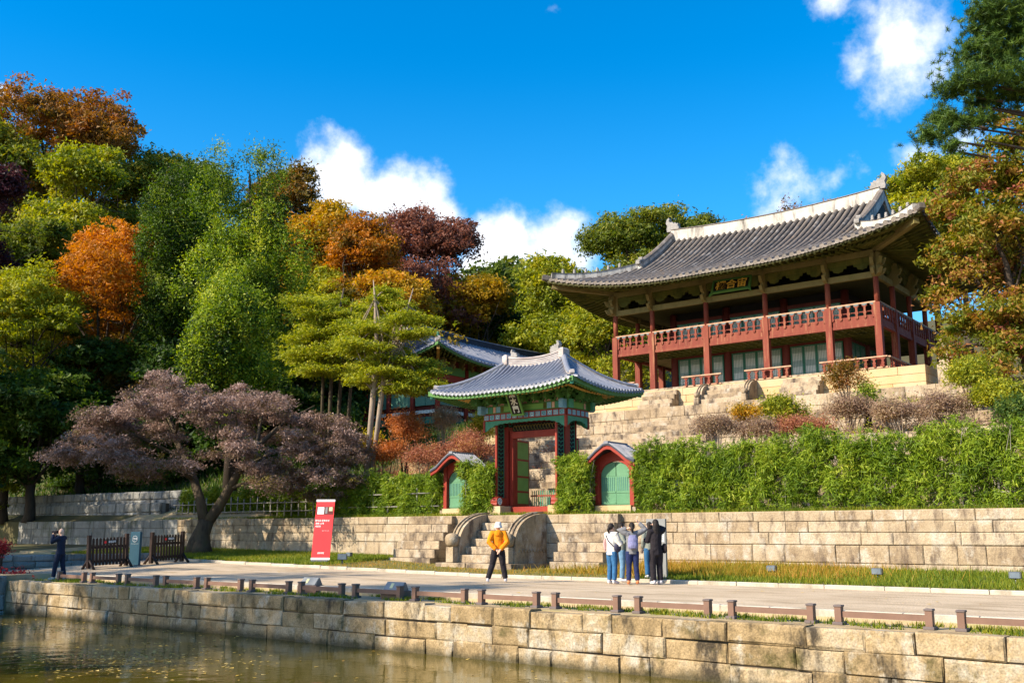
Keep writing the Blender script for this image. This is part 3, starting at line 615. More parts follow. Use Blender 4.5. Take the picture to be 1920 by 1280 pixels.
# lattice doors
LW,LH=.78,2.0
def lattice_mesh(w,h):
    m=MB(); n=7
    for i in range(n): x=-w/2+.05+(w-.1)*i/(n-1); m.box((x-.007,-.03,.05),(x+.007,-.012,h-.05))
    for z0,z1 in ((.08,.42),(.82,1.12),(1.62,1.92)):
        k=6
        for i in range(k): z=(z0+(z1-z0)*i/(k-1))*h/2.0; m.box((-w/2+.05,-.034,z-.007),(w/2-.05,-.010,z+.007))
    return m.mesh('lattice')
def frame_mesh(w,h,t=.055):
    m=MB(); m.box((-w/2,-.05,0),(-w/2+t,.03,h)); m.box((w/2-t,-.05,0),(w/2,.03,h)); m.box((-w/2+t,-.048,0),(w/2-t,.028,t*1.4)); m.box((-w/2+t,-.048,h-t),(w/2-t,.028,h)); return m.mesh('door_frame')
def doors(a,b,z0,h,n,nrm):
    ax,ay=a; bx,by=b; L_=math.hypot(bx-ax,by-ay)-.5; an=math.atan2(by-ay,bx-ax); w=L_/n; fm=frame_mesh(w-.02,h); lm=lattice_mesh(w-.1,h); pm=MB().box((-w/2+.05,-.006,.06),(w/2-.05,.01,h-.05)).mesh('paper_panel')
    for i in range(n):
        s=.25+w*(i+.5); c=(ax+math.cos(an)*s,ay+math.sin(an)*s,z0)
        d=link('door_panel',fm,DOORG,PAV,c,(0,0,an)); link('paper_panel',pm,PAPER,d); link('lattice',lm,LATT,d)
    MB().box((.2,-.07,0),(L_+.3,.05,.13)).build('door_sill',REDD,PAV,(ax,ay,z0-.14),(0,0,an)); MB().box((.2,-.07,0),(L_+.3,.05,.2)).build('door_head',REDD,PAV,(ax,ay,z0+h+.01),(0,0,an))
for i in range(1,4):
    doors((CX[i],-2.8),(CX[i+1],-2.8),.34,1.86,4,0); doors((CX[i],-2.8),(CX[i+1],-2.8),2.72,1.55,4,0)
for y0,y1 in ((-2.8,0),(0,2.8)): doors((5.1,y0),(5.1,y1),.34,1.86,3,0); doors((5.1,y0),(5.1,y1),2.72,1.55,3,0)
# low rails between the posts of the ground floor
for xc,w in ((-7.1,1.9),(-1.95,2.3),(1.85,2.5),(6.3,3.3)): railing((xc-w/2,-5.62),(xc+w/2,-5.62),.12,'low_railing',ht=.46,mat=BROWNR,fascia=False)
railing((7.95,-5.5),(7.95,-2.2),.12,'low_railing',ht=.46,mat=BROWNR,fascia=False)
# name board
pl=thing('name_board','black name board with three gold characters under the pavilion eaves','sign',(XC-.02,PY-5.75,PB+5.05)); pl.rotation_euler=(math.radians(-24),0,0)
MB().cbox((0,0,.42),(2.05,.07,.78),.01).build('board',BLACK,pl)
for a,b in (((-1.14,-.07,.0),(1.14,.05,.11)),((-1.14,-.07,.74),(1.14,.05,.85))): MB().box(a,b).build('board_frame',GGREEN,pl)
for sx in (-1,1): MB().prism([(sx*1.02,.112),(sx*1.14,.112),(sx*1.14,.739),(sx*1.02,.739)],-.068,.048,'y').build('board_frame',GGREEN,pl); MB().prism([(sx*1.0,.0),(sx*1.24,-.18),(sx*1.18,.02)],-.06,.03,'y').build('frame_tip',GGREEN,pl)
for i,ch in enumerate('樓合宙'): link('lettering',text_mesh(ch,.62,bold=.012),GOLD,pl,((i-1)*.62,-.045,.42),(math.pi/2,0,0))
# ---------------- gate ----------------
GB=2.0; GY=30.9
G=thing('tiled_gate','green and red painted gate with blue-grey tiled roof at the top of the stairs','gate',(XC,GY,GB))
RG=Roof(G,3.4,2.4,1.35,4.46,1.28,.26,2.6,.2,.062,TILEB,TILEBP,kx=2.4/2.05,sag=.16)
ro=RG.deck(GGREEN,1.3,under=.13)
for sd in 'frlb': RG.ribs(ro,sd)
mrg=RG.ridge('main',.26,.26,PLASTERP,PLASTERP,caph=.08)
for zz in (.05,.12,.19): MB().sweep([(x,y,z+zz) for x,y,z in RG.path('main')],[(-.142,0),(.142,0),(.142,.022),(-.142,.022)]).build('ridge_course',TILEB,mrg)
for sx in (-1,1):
    poly_ornament(G,DRAGON,.2,ORN,(sx*.98,0,RG.z(sx*.98,0)+.32),0 if sx>0 else math.pi,sc=.46 if sx>0 else .34)
    for sy in (-1,1):
        RG.ridge('hip',.17,.14,PLASTERP,TILEB,sx,sy,.09); c=RG.path('hip',sx,sy)[-1]; MB().cbox((0,0,0),(.24,.16,.16),.03).build('corner_tile',PLASTERP,G,(c[0],c[1],c[2]+.16),(0,-.15,math.atan2(sy,sx)))
    MB().cbox((0,0,0),(.22,.42,.44),.06).build('ridge_end_cap',PLASTERP,G,(sx*1.36,0,RG.z(sx*1.35,0)+.16))
RGr=MB().tube([(0,0,0),(0,1,0)],.042,8).mesh('gate_rafter'); RGs=MB().box((-.032,0,-.035),(.032,1,.035)).mesh('gate_flying_rafter'); REND=MB().tube([(0,.995,0),(0,1.006,0)],.038,8).mesh('rafter_end')
RG.rafters(1.95,.75,4.90,GGOLD,GGREEN,.19,'frlb',RGr,RGs,.66,.23)
for sx in (-1,1):
    for sy in (-1,1): between(MB().box((-.06,0,-.1),(.06,1,.1)).mesh('corner_rafter'),'corner_rafter',TEAL,G,(sx*1.8,sy*.65,4.85),(sx*3.33,sy*2.35,RG.z(sx*3.35,sy*2.38)-.16))
for sx in (-1,1):
    MB().cbox((0,0,.17),(.62,1.55,.35),.015).build('plinth',STONEY,G,(sx*1.42,0,0))
    MB().cbox((0,0,1.88),(.28,.30,3.05),.015).build('column',REDG,G,(sx*1.36,0,0))
    MB().cbox((0,0,1.8),(.14,.2,2.9),.01).build('door_jamb',REDG,G,(sx*1.13,.05,0))
    for sy in (-1,1):                                # drum blocks, carved fins and their slender posts
        prof=[(.08,.35),(.74,.35),(.80,.40)]+[(.60+.19*math.cos(a),.53+.19*math.sin(a)) for a in np.linspace(-.3,2.2,8)]+[(.40,.66),(.08,.66)]
        MB().prism([(sy*a,b) for a,b in prof],-.15,.15,'x').build('drum_block',REDG,G,(sx*1.42,0,0))
        for o_,rr,mm_ in ((.153,.135,WHITEP),(.157,.105,BLUEP)):
            d=MB().tube([(0,0,0),(.006,0,0)],rr,16,smooth=False).build('drum_disc',mm_,G,(sx*1.42+o_,sy*.60,.53))
        sw=MB()
        for k in range(3):
            a0=k*2.094; sw.add([(.165,sy*.60+r*math.cos(a0+r*16),.53+r*math.sin(a0+r*16)) for r in (.0,.03,.06,.09,.10)]+[(.165,sy*.60+r*math.cos(a0+r*16+.7),.53+r*math.sin(a0+r*16+.7)) for r in (.10,.09,.06,.03)],[(0,1,2,3,4,5,6,7,8)])
        sw.build('swirl',WHITEP,G,(sx*1.42,0,0))
        MB().cbox((0,0,2.12),(.075,.075,2.95),.008).build('slender_post',REDG,G,(sx*1.42,sy*.62,0))
        f=MB(); z=.70
        while z<3.5:                                 # openwork scrolls
            for yy,s2 in ((.24,1),(.46,-1)):
                pts=[(0,sy*(yy+.10*math.cos(a)*s2),z+.07+.085*math.sin(a)) for a in np.linspace(0,5.2,8)]; f.tube(pts,.018,4)
            z+=.155
        f.box((-.016,sy*.16,.68),(.016,sy*.19,3.55)); f.box((-.016,sy*.53,.68),(.016,sy*.56,3.55)); 
        cf=f.build('carved_fin',TEAL,G,(sx*1.42,0,0)); MB().box((-.006,sy*.19,.68),(.006,sy*.53,3.55)).build('fin_gap_shade',DARK,cf)  # added black sheet paints the shade seen through the scrolls
MB().box((-1.1,-.14,.02),(1.1,.16,.33)).build('threshold',REDG,G); MB().box((-1.06,-.12,2.95),(1.06,.14,3.2)).build('lintel',REDG,G)
f=MB(); 
for k in range(15):
    x=-1.0+k*.143
    f.tube([(x+.06*math.cos(a),0,3.36+.10*math.sin(a)) for a in np.linspace(0,5.4,8)],.022,4)
cp=f.build('carved_panel',TANW,G); MB().box((-1.1,.02,3.2),(1.1,.035,3.52)).build('panel_gap_shade',DARK,cp)  # black sheet added behind the carving as painted shade in its holes
FX,FY=1.93,.72
def boxring(name,z0,z1,o,mat):
    for s in (-1,1):
        MB().box((-FX-o,s*FY-.06,z0),(FX+o,s*FY+.06,z1)).build(name,mat,G); MB().box((s*FX-.06,-FY+.062,z0),(s*FX+.06,FY-.062,z1)).build(name,mat,G)
boxring('frieze_beam',3.60,3.87,0,REDG); boxring('painted_beam',3.88,4.16,.2,GGREEN)
for s in (-1,1):
    n=14
    for k in range(n):
        x=-FX+2*FX*(k+.5)/n; MB().box((x-.105,s*FY-.068,3.645) if s<0 else (x-.105,s*FY+.06,3.645),(x+.105,s*FY-.06,3.825) if s<0 else (x+.105,s*FY+.068,3.825)).build('painted_square',BLUEP,G)
        if s<0: MB().tube([(x+.055*math.cos(a),s*FY-.07,3.735+.055*math.sin(a)) for a in np.linspace(0,5.6,7)],.012,4).build('square_motif',[PINKP,TEAL,WHITEP][k%3],G)
    for k in range(5):
        y=-FY+2*FY*(k+.5)/5; a,b=(s*FX-.068,s*FX-.06) if s<0 else (s*FX+.06,s*FX+.068); MB().box((a,y-.1,3.645),(b,y+.1,3.825)).build('painted_square',BLUEP,G)
    # painted bands on the beam
    for x0,x1,mt in ((-1.9,-1.72,BLUEP),(-1.66,-1.5,TEAL),(-1.46,-1.34,PINKP),(-1.3,-1.12,BLUEP),(-1.08,-.95,OLIVE),(.95,1.08,OLIVE),(1.12,1.3,BLUEP),(1.34,1.46,PINKP),(1.5,1.66,TEAL),(1.72,1.9,BLUEP)):
        MB().box((x0,s*FY-.065,3.91),(x1,s*FY+.065,4.13)).build('painted_band',mt,G)
    MB().box((-.93,s*FY-.064,3.93),(.93,s*FY+.064,4.11)).build('painted_band',PANELG,G)
    for y0,y1,mt in ((-.5,-.38,BLUEP),(-.3,.3,PANELG),(.38,.5,PINKP)): MB().box((s*FX-.064,y0,3.92),(s*FX+.064,y1,4.12)).build('painted_band',mt,G)
    for sy in (-1,1): MB().cbox((s*(FX+.24),sy*FY,4.02),(.1,.18,.34),.02).build('beam_end',TEAL,G); MB().cbox((s*FX,sy*(FY+.2),4.02),(.18,.28,.34),.02).build('beam_end',BLUEP,G)
    # scalloped carving hanging under the frieze
    top=[(-FX+.06,3.597),(FX-.06,3.597)]; bot=[(FX-.06-2*(FX-.06)*k/32,3.50-.30*abs(1-2*k/32)**5-.03*(k%2)) for k in range(33)]
    MB().prism(top+bot,s*FY-.03,s*FY+.03,'y').build('hanging_carving',TEAL,G)
    top=[(-FY+.07,3.597),(FY-.07,3.597)]; bot=[(FY-.07-2*(FY-.07)*k/14,3.46-.24*abs(1-2*k/14)**3-.025*(k%2)) for k in range(15)]
    MB().prism(top+bot,s*FX-.03,s*FX+.03,'x').build('hanging_carving',TEAL,G)
    for sy in (-1,1): MB().cbox((s*FX,sy*FY,3.4),(.09,.09,.44),.01).build('drop_post',REDG,G)
# stepped bracket clusters
bm_=MB()
for k,(yy,zz,w) in enumerate(((.0,.0,.20),(-.16,.16,.30),(-.34,.32,.40),(-.52,.48,.46))):
    bm_.box((-w/2,yy-.05,zz),(w/2,yy+.05,zz+.07)); bm_.box((-.05,yy-.16,zz+.07),(.05,yy+.1,zz+.14))
    for s in (-1,1): bm_.box((s*w/2-.045,yy-.06,zz+.07),(s*w/2+.045,yy+.06,zz+.15))
    bm_.prism([(yy-.06,zz+.08),(yy-.36,zz+.02),(yy-.44,zz-.05),(yy-.38,zz+.1),(yy-.06,zz+.15)],-.03,.03,'x')
bm_.box((-.05,-.5,.05),(.05,.25,.62)); BRG=bm_.mesh('bracket_cluster'); bi=0
def putbr(x,y,rz,mat): link('bracket_cluster',BRG,mat,G,(x,y,4.17),(0,0,rz),(1.0,1.12,.85))
for k in range(8):
    x=-FX+2*FX*k/7
    for s in (-1,1): putbr(x,s*FY,0 if s<0 else math.pi,GDARK if k%2 else GGREEN)
for k in range(1,4):
    y=-FY+2*FY*k/4
    for s in (-1,1): putbr(s*FX,y,math.pi/2*s,GDARK if k%2 else GGREEN)
for sx in (-1,1):
    for sy in (-1,1): putbr(sx*FX,sy*FY,math.atan2(sy,sx)+math.pi/2,GDARK)
for s in (-1,1): MB().box((-2.3,s*1.22-.05,4.66),(2.3,s*1.22+.05,4.76)).build('eave_purlin',GGREEN,G); MB().box((s*2.42-.05,-1.3,4.66),(s*2.42+.05,1.3,4.76)).build('eave_purlin',GGREEN,G)
MB().box((-FX,-FY,4.18),(FX,FY,4.9)).build('bracket_backing',PINKP,G,None,None,None)
for s in (-1,1):                                     # open door leaves
    lf=MB().box((-.035,0,0),(.035,.98,2.56)).build('door_leaf',REDG,G,(s*1.08,.16,.36),(0,0,s*-.12))
    for z0,z1 in ((.1,.52),(.6,1.1),(1.18,1.75),(1.83,2.48)):
        MB().box((-.045,.08,z0),(.045,.9,z1)).build('leaf_panel',PANELG,lf)
gp=thing('gate_name_board','tilted black name board with three white characters on the gate','sign',(XC-.05,GY-1.02,GB+3.72)); gp.rotation_euler=(math.radians(28),0,0)
MB().cbox((0,0,.52),(.46,.05,1.0),.008).build('board',BLACK,gp)
for a,b in (((-.29,-.045,-.02),(-.23,.03,1.08)),((.23,-.045,-.02),(.29,.03,1.08)),((-.228,-.043,-.02),(.228,.028,.045)),((-.228,-.043,1.01),(.228,.028,1.08))): MB().box(a,b).build('board_frame',PANELG,gp)
for i,ch in enumerate('魚水門'): link('lettering',text_mesh(ch,.30,bold=.008),WHITEP,gp,(0,-.032,.84-i*.31),(math.pi/2,0,0))
pf=thing('low_picket_fence','low green picket fence with orange rails across the open gate','fence',(XC+.1,GY+.95,GB+.02))
for k in range(20): MB().box((-.015,-.012,.05),(.015,.012,.95)).build('picket',TEAL if k%3 else GGREEN,pf,(-.98+k*.103,0,0))
for z in (.12,.72): MB().box((-1.02,-.045,z),(1.02,-.014,z+.06)).build('rail',GGOLD if 0 else REDP,pf)
# ---------------- arched side gates ----------------
def side_gate(label,xc,y):
    T=thing('arched_side_gate',label,'gate',(xc,y,2.0),0,'small side gates')
    MB().box((-.74,-.3,0),(.74,.35,.3)).build('door_step',STONEY,T)
    for s in (-1,1): MB().cbox((s*.72,0,1.0),(.17,.34,2.0),.015).build('post',REDG,T); MB().cbox((s*.76,0,.12),(.3,.5,.24),.02).build('post_base',STONEG,T)
    arch=[(-.64,1.32)]+[(-.64*math.cos(a),1.32+.55*math.sin(a)) for a in np.linspace(0,math.pi,13)][1:]
    MB().prism([(-.82,1.3),(-.82,2.02),(0,2.25),(.82,2.02),(.82,1.3)]+arch[::-1],-.10,.08,'y').build('arch_board',REDG,T)
    for s in (-1,1):
        d=MB().box((-.31,-.03,.32),(.31,.03,1.34)).build('door_leaf',MINT,T,(s*.315,0,0))
        MB().prism([(-.30,1.345),(.30,1.345)]+[(u,1.34+.5*math.sqrt(max(0,1-((u+s*.315)/.66)**2))) for u in np.linspace(.3,-.3,7)],-.028,.028,'y').build('leaf_top',MINT,d)
        for k in range(7): MB().box((-.26+k*.08,-.045,.82),(-.235+k*.08,-.031,1.30)).build('bar',LATT,d)
        MB().box((-.29,-.047,.74),(.29,-.031,.80)).build('ledge',MINT,d); MB().box((-.29,-.047,.36),(.29,-.031,.42)).build('ledge',MINT,d)
    roofp=[(-1.12,1.78),(-.8,1.92),(-.45,2.2),(-.15,2.40),(0,2.43),(.15,2.40),(.45,2.2),(.8,1.92),(1.12,1.78)]
    MB().prism(roofp+[(a,b-.17) for a,b in roofp[::-1]],-.62,-.52,'y').build('bargeboard',REDG,T); MB().prism(roofp+[(a,b-.17) for a,b in roofp[::-1]],.5,.6,'y').build('bargeboard',REDG,T)
    MB().prism([(a,b+.035) for a,b in roofp]+[(a,b-.035) for a,b in roofp[::-1]],-.66,.64,'y').build('roof',TILEBP,T)
    for s in (-1,1):
        for k in range(10):
            yy=-.62+k*.135; MB().tube([(s*abs(a),yy,b+.045) for a,b in roofp[:5]],.034,6).build('tile_row',TILEB,T)
    MB().box((-.09,-.68,2.44),(.09,.66,2.54)).build('ridge',TILEB,T); return T
side_gate('small arched gate with green doors left of the tiled gate',-26.5,30.75); side_gate('small arched gate with green doors right of the tiled gate',-19.2,30.75)
# ---------------- long hall behind the gate ----------------
HB=7.3
HT=thing('long_hall','long hall with blue-grey tiled roof behind the trees left of the gate','hall',(-46.4,56,HB),math.pi/2)
# local x runs along world +y, local -y faces world +x
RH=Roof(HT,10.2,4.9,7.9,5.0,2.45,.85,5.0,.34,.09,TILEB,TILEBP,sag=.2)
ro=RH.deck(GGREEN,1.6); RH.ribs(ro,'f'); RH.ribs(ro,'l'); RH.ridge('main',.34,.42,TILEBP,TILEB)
for sx in (-1,1):
    for sy in (-1,1): RH.ridge('fall',.26,.26,PLASTERP,TILEB,sx,sy); RH.ridge('hip',.24,.24,PLASTERP,TILEB,sx,sy)
    zb=RH.z(sx*(RH.Rg+.01),0)-.1; g=[(y,RH.z(sx*RH.Rg*.999,y)-.05) for y in np.linspace(-(RH.B-RH.Ds),RH.B-RH.Ds,9)]
    gb=MB().prism([(g[0][0],zb)]+g+[(g[-1][0],zb)],sx*(RH.Rg-.2),sx*(RH.Rg-.12),'x').build('gable_board',REDG,HT)
c=RH.path('hip',-1,-1)[-1]; MB().cbox((0,0,0),(.5,.3,.4),.08).build('corner_tile',PLASTERP,HT,(c[0],c[1],c[2]+.25),(0,0,math.pi/4)); MB().lathe([(.1,0),(.14,.1),(.1,.22),(.12,.3),(.02,.36)],8).build('roof_figure',TEAL,HT,(c[0]+.2,c[1]+.2,c[2]+.42))
RH.rafters(8.4,3.3,5.5,GGOLD,GGREEN,.34,'fl',frac=.62)
between(MB().box((-.1,0,-.16),(.1,1,.14)).mesh('corner_rafter'),'corner_rafter',GGOLD,HT,(-8.2,-3.1,5.3),(-10.0,-4.75,RH.z(-10.1,-4.8)-.25))
MB().box((-8.9,-3.9,-.2),(8.9,3.9,.72)).build('stone_base',STONED,HT)
MB().box((-8.2,-3.1,.72),(8.2,3.1,5.2)).build('wall',REDD,HT)
hx=[-8.4,-5.6,-2.8,0,2.8,5.6,8.4]
for x in hx: MB().tube([(x,-3.3,.7),(x,-3.3,4.7)],.17,10).build('column',REDG,HT)
for y in (-1.1,1.1,3.3): MB().tube([(-8.4,y,.7),(-8.4,y,4.7)],.17,10).build('column',REDG,HT)
PGN=M('hall_green_panel',[(.10,.24,.17),(.14,.30,.22)],scale=2)  # blue-green paint of the hall's wall panels
def hp(a,b,z0,z1,mat,n,th=.06):
    an=math.atan2(b[1]-a[1],b[0]-a[0]); L_=math.hypot(b[0]-a[0],b[1]-a[1])-.36; w=L_/n
    for i in range(n):
        s=.18+w*(i+.5); MB().box((-w/2+.02,-th,z0),(w/2-.02,.02,z1)).build('wall_panel',mat,HT,(a[0]+math.cos(an)*s,a[1]+math.sin(an)*s,0),(0,0,an))
segs=[((hx[i],-3.22),(hx[i+1],-3.22)) for i in range(6)]+[((-8.3,3.3),(-8.3,1.1)),((-8.3,1.1),(-8.3,-1.1)),((-8.3,-1.1),(-8.3,-3.3))]
for a,b in segs:
    hp(a,b,1.0,1.45,DOORG,2); hp(a,b,1.68,1.9,PAPER,7); hp(a,b,2.2,3.6,PGN,2); hp(a,b,3.75,4.2,REDG,1,.1); hp(a,b,4.22,4.75,GGREEN,1,.14)
    n=3
    for k in range(n):
        f=(k+.5)/n; link('bracket',BRK,GGREEN,HT,(a[0]+(b[0]-a[0])*f,a[1]+(b[1]-a[1])*f,4.6),(0,0,math.atan2(b[1]-a[1],b[0]-a[0])),(1,.5,.8))
# ---------------- wall and hall glimpsed through the maple at right ----------------
wt=tag(MB().box((-9.3,62.0,7.6),(-1,62.4,10.0)).build('patterned_wall',PLASTERG),'pale grey wall of small bricks glimpsed beside the pavilion','wall')
for j in range(12):
    x=-9.3+(j%2)*.25
    while x<-1.2: MB().cbox((x+.24,61.97,7.75+j*.19),(.46,.06,.16),.01).build('brick',WHITEP,wt); x+=.5
H2=thing('far_hall','tiled roof end of a hall seen through the red leaves at right','hall',(1.5,68,7.8),math.pi/2)
R2=Roof(H2,6.5,4.2,4.6,4.6,2.1,.7,4,.36,.1,TILE,TILEP); ro=R2.deck(OLIVED,1.4); R2.ribs(ro,'b'); R2.ribs(ro,'l'); R2.ridge('main',.34,.4,PLASTERG,TILE)
MB().box((-5.2,-2.9,0),(5.2,2.9,4.9)).build('wall',REDD,H2)
for x in (-5.2,-1.7,1.7,5.2): MB().tube([(x,3.0,0),(x,3.0,4.6)],.16,8).build('column',REDP,H2)
lt=thing('stone_stele','pale stone pillar lantern at the corner of the pavilion platform','stone pillar',(-12.2,48.2,7.88))
MB().cbox((0,0,.55),(.62,.62,1.1),.05).build('shaft',STONEW,lt); MB().cbox((0,0,1.18),(.46,.46,.2),.03).build('collar',STONEW,lt); MB().cbox((.1,.2,1.55),(.72,.72,.5),.04).build('block',STONEW,lt); MB().cbox((-.15,.3,2.1),(.2,.2,.6),.02).build('finial',STONEW,lt)
# ---------------- vegetation ----------------
def unit(a): return a/np.maximum(np.linalg.norm(a,axis=1,keepdims=True),1e-9)
def leafquads(C,size,asp,nb,rs,droop=0.0,tdir=None,tb=0.0):
    """rhombic leaves: C centres, nb preferred normals, tdir preferred long direction"""
    n=len(C); nrm=unit(rs.normal(size=(n,3))+nb); t=rs.normal(size=(n,3))
    if tdir is not None: t=unit(t)*(1-tb)+tdir*tb
    t=unit(t-nrm*np.sum(t*nrm,axis=1,keepdims=True)); t[:,2]-=droop; t=unit(t); b=unit(np.cross(nrm,t)); s=size[:,None]; w=s*asp
    return np.stack([C-t*s*.8+b*w,C-t*s*.8-b*w,C+t*s*1.15],1).reshape(-1,3)
def skeleton(m,base,tips,r0,rs,bend=.12,split=.45,n=6):
    """trunk from base, limbs to the given tips"""
    base=np.array(base,float); T=np.array(tips,float); top=T.mean(0); top[2]=T[:,2].min()*.45+T[:,2].mean()*.55
    fork=base+(top-base)*split; fork[2]=base[2]+(top[2]-base[2])*split
    P=[base+(fork-base)*k/4+rs.normal(size=3)*np.array([1,1,.2])*r0*bend*(0 if k==0 else 1) for k in range(5)]
    m.tube(P,[r0*1.35,r0*1.05,r0*.95,r0*.88,r0*.8],8)
    for tip in T:
        L_=np.linalg.norm(tip-fork); st=P[-1]+(rs.uniform(-.25,0.05))*(P[-1]-P[2]); k=4
        Q=[st+(tip-st)*j/k+np.array([0,0,1])*L_*.10*math.sin(math.pi*j/k)+rs.normal(size=3)*L_*.035*(0<j<k) for j in range(k+1)]
        rr=r0*rs.uniform(.32,.55); m.tube(Q,[rr*(1-.82*j/k) for j in range(k+1)],5,cap=False)
        for _ in range(3):
            j=rs.randint(1,k); e=Q[j]+(Q[j+1 if j<k else k]-Q[j])*.5+rs.normal(size=3)*L_*.11; m.tube([Q[j],(Q[j]+e)/2+rs.normal(size=3)*.1,e],[rr*.35,rr*.22,rr*.06],4,cap=False)
def crown(lobes,ncl,per,clr,lsz,rs,flat=.55,asp=.5,inner=.55,upn=.7,grad=0.0,gdir=(0,0,1),clvar=.55,lvar=.42,droop=0.0,vert=0.0,lobv=.30):
    """leaf clusters spread through the lobes. returns quads, tint"""
    L=np.array(lobes,float); vol=(L[:,3]*L[:,4]*L[:,5])**.66; pick=rs.choice(len(L),ncl,p=vol/vol.sum())
    d=unit(rs.normal(size=(ncl,3))); r=(inner**2+(1-inner**2)*rs.uniform(size=ncl))**.5*rs.uniform(.9,1.17,size=ncl)
    low=d[:,2]<-.35; d[low,2]*=rs.uniform(-.6,1,size=low.sum()); d=unit(d)
    cc=L[pick,:3]+d*r[:,None]*L[pick,3:6]
    cl_t=rs.uniform(size=ncl); cs=clr*rs.uniform(.65,1.35,size=ncl); N=ncl*per
    ci=np.repeat(np.arange(ncl),per); off=rs.normal(size=(N,3))*.5; off[:,2]*=flat
    off[:,2]-=droop*(off[:,0]**2+off[:,1]**2)
    C=cc[ci]+off*cs[ci][:,None]
    nb=d[ci]*.5+np.array([0,0,upn]); V=leafquads(C,lsz*rs.uniform(.6,1.3,size=N),asp,nb,rs,0,None if vert==0 else np.tile([0,0,1.],(N,1))+d[ci]*.5,vert)
    zmin,zmax=cc[:,2].min(),cc[:,2].max(); gd=(C[:,2]-zmin)/max(1e-6,zmax-zmin)
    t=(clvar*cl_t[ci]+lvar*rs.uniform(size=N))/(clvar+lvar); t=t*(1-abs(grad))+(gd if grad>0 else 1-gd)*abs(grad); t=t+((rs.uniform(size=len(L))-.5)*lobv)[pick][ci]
    return V,np.clip(t,0,1),cc
def auto_lobes(c,rx,ry,rz,k,rs,core=.72,skirt=0):
    out=[(*c,rx*core,ry*core,rz*core)]
    for i in range(skirt): out.append((c[0]+rs.uniform(-.6,.6)*rx,c[1]+rs.uniform(-.6,.6)*ry,max(1.5,c[2]-rz*(.9+.55*i/1.5)),rx*.8,ry*.8,rz*.55))
    for i in range(k):
        d=unit(rs.normal(size=(1,3)))[0]; d[2]=abs(d[2])*1.1-.35; f=rs.uniform(.24,.5); q=rs.uniform(.52,.86)
        out.append((c[0]+d[0]*rx*q,c[1]+d[1]*ry*q,c[2]+d[2]*rz*q,rx*f,ry*f,rz*f*.9))
    return out
LM={}
def lm(name,cols,pos=None,**k):
    if name not in LM: LM[name]=leafmat('leaf_'+name,cols,pos,**k)
    return LM[name]
G1=lm('olive',[(.055,.085,.012),(.11,.15,.018),(.20,.22,.025),(.34,.28,.03)])
G2=lm('yellowgreen',[(.08,.12,.012),(.19,.23,.02),(.36,.36,.025),(.52,.42,.03)])
G3=lm('deepgreen',[(.02,.045,.012),(.04,.085,.016),(.08,.14,.02),(.16,.20,.03)])
BR=lm('brown_olive',[(.09,.09,.018),(.17,.12,.02),(.28,.13,.025),(.30,.10,.03)])
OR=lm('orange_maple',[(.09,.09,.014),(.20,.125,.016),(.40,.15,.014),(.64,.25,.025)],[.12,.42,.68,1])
PU=lm('purple_brown',[(.09,.045,.03),(.19,.075,.05),(.28,.11,.07),(.34,.15,.09)])
DP=lm('dark_purple',[(.03,.012,.016),(.07,.022,.028),(.11,.035,.035)])
GO=lm('golden',[(.13,.12,.015),(.33,.22,.015),(.52,.31,.02),(.58,.25,.02)])
JU=lm('juniper',[(.012,.03,.004),(.07,.13,.008),(.26,.35,.016),(.52,.52,.06)],[.08,.36,.68,1],trans=.36)
YC=lm('yellow_conifer',[(.09,.13,.010),(.22,.26,.016),(.42,.41,.025),(.55,.47,.06)])
MR=lm('mixed_maple',[(.07,.11,.010),(.17,.19,.016),(.29,.21,.025),(.38,.17,.05),(.40,.13,.10)],[0,.36,.62,.84,1])
MA=lm('mauve_maple',[(.17,.14,.02),(.13,.085,.055),(.275,.178,.14),(.48,.335,.285)],[.08,.26,.55,.9],trans=.25)
PI=lm('pine',[(.018,.045,.006),(.05,.10,.010),(.13,.20,.02)],trans=.15)
RD=lm('crimson',[(.16,.02,.025),(.34,.04,.045),(.48,.09,.07)])
BA=lm('bamboo',[(.03,.062,.006),(.095,.165,.010),(.23,.31,.016),(.50,.50,.07)],trans=.3)
SH=lm('azalea_red',[(.20,.09,.05),(.36,.13,.08),(.46,.20,.11),(.40,.24,.07)])
SG=lm('azalea_grey',[(.20,.13,.11),(.30,.20,.15),(.36,.24,.14),(.44,.34,.2)])
YL=lm('yellow_shrub',[(.20,.20,.02),(.46,.36,.02),(.60,.44,.03)])
OS=lm('orange_shrub',[(.30,.13,.03),(.50,.17,.05),(.58,.25,.10)])
TANL=lm('tan_shrub',[(.24,.17,.10),(.38,.27,.16),(.46,.28,.12)])
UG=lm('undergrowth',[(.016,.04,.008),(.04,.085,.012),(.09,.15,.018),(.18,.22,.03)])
JD=lm('dark_juniper',[(.010,.024,.004),(.035,.075,.008),(.11,.18,.014),(.26,.30,.04)],[.08,.38,.72,1])
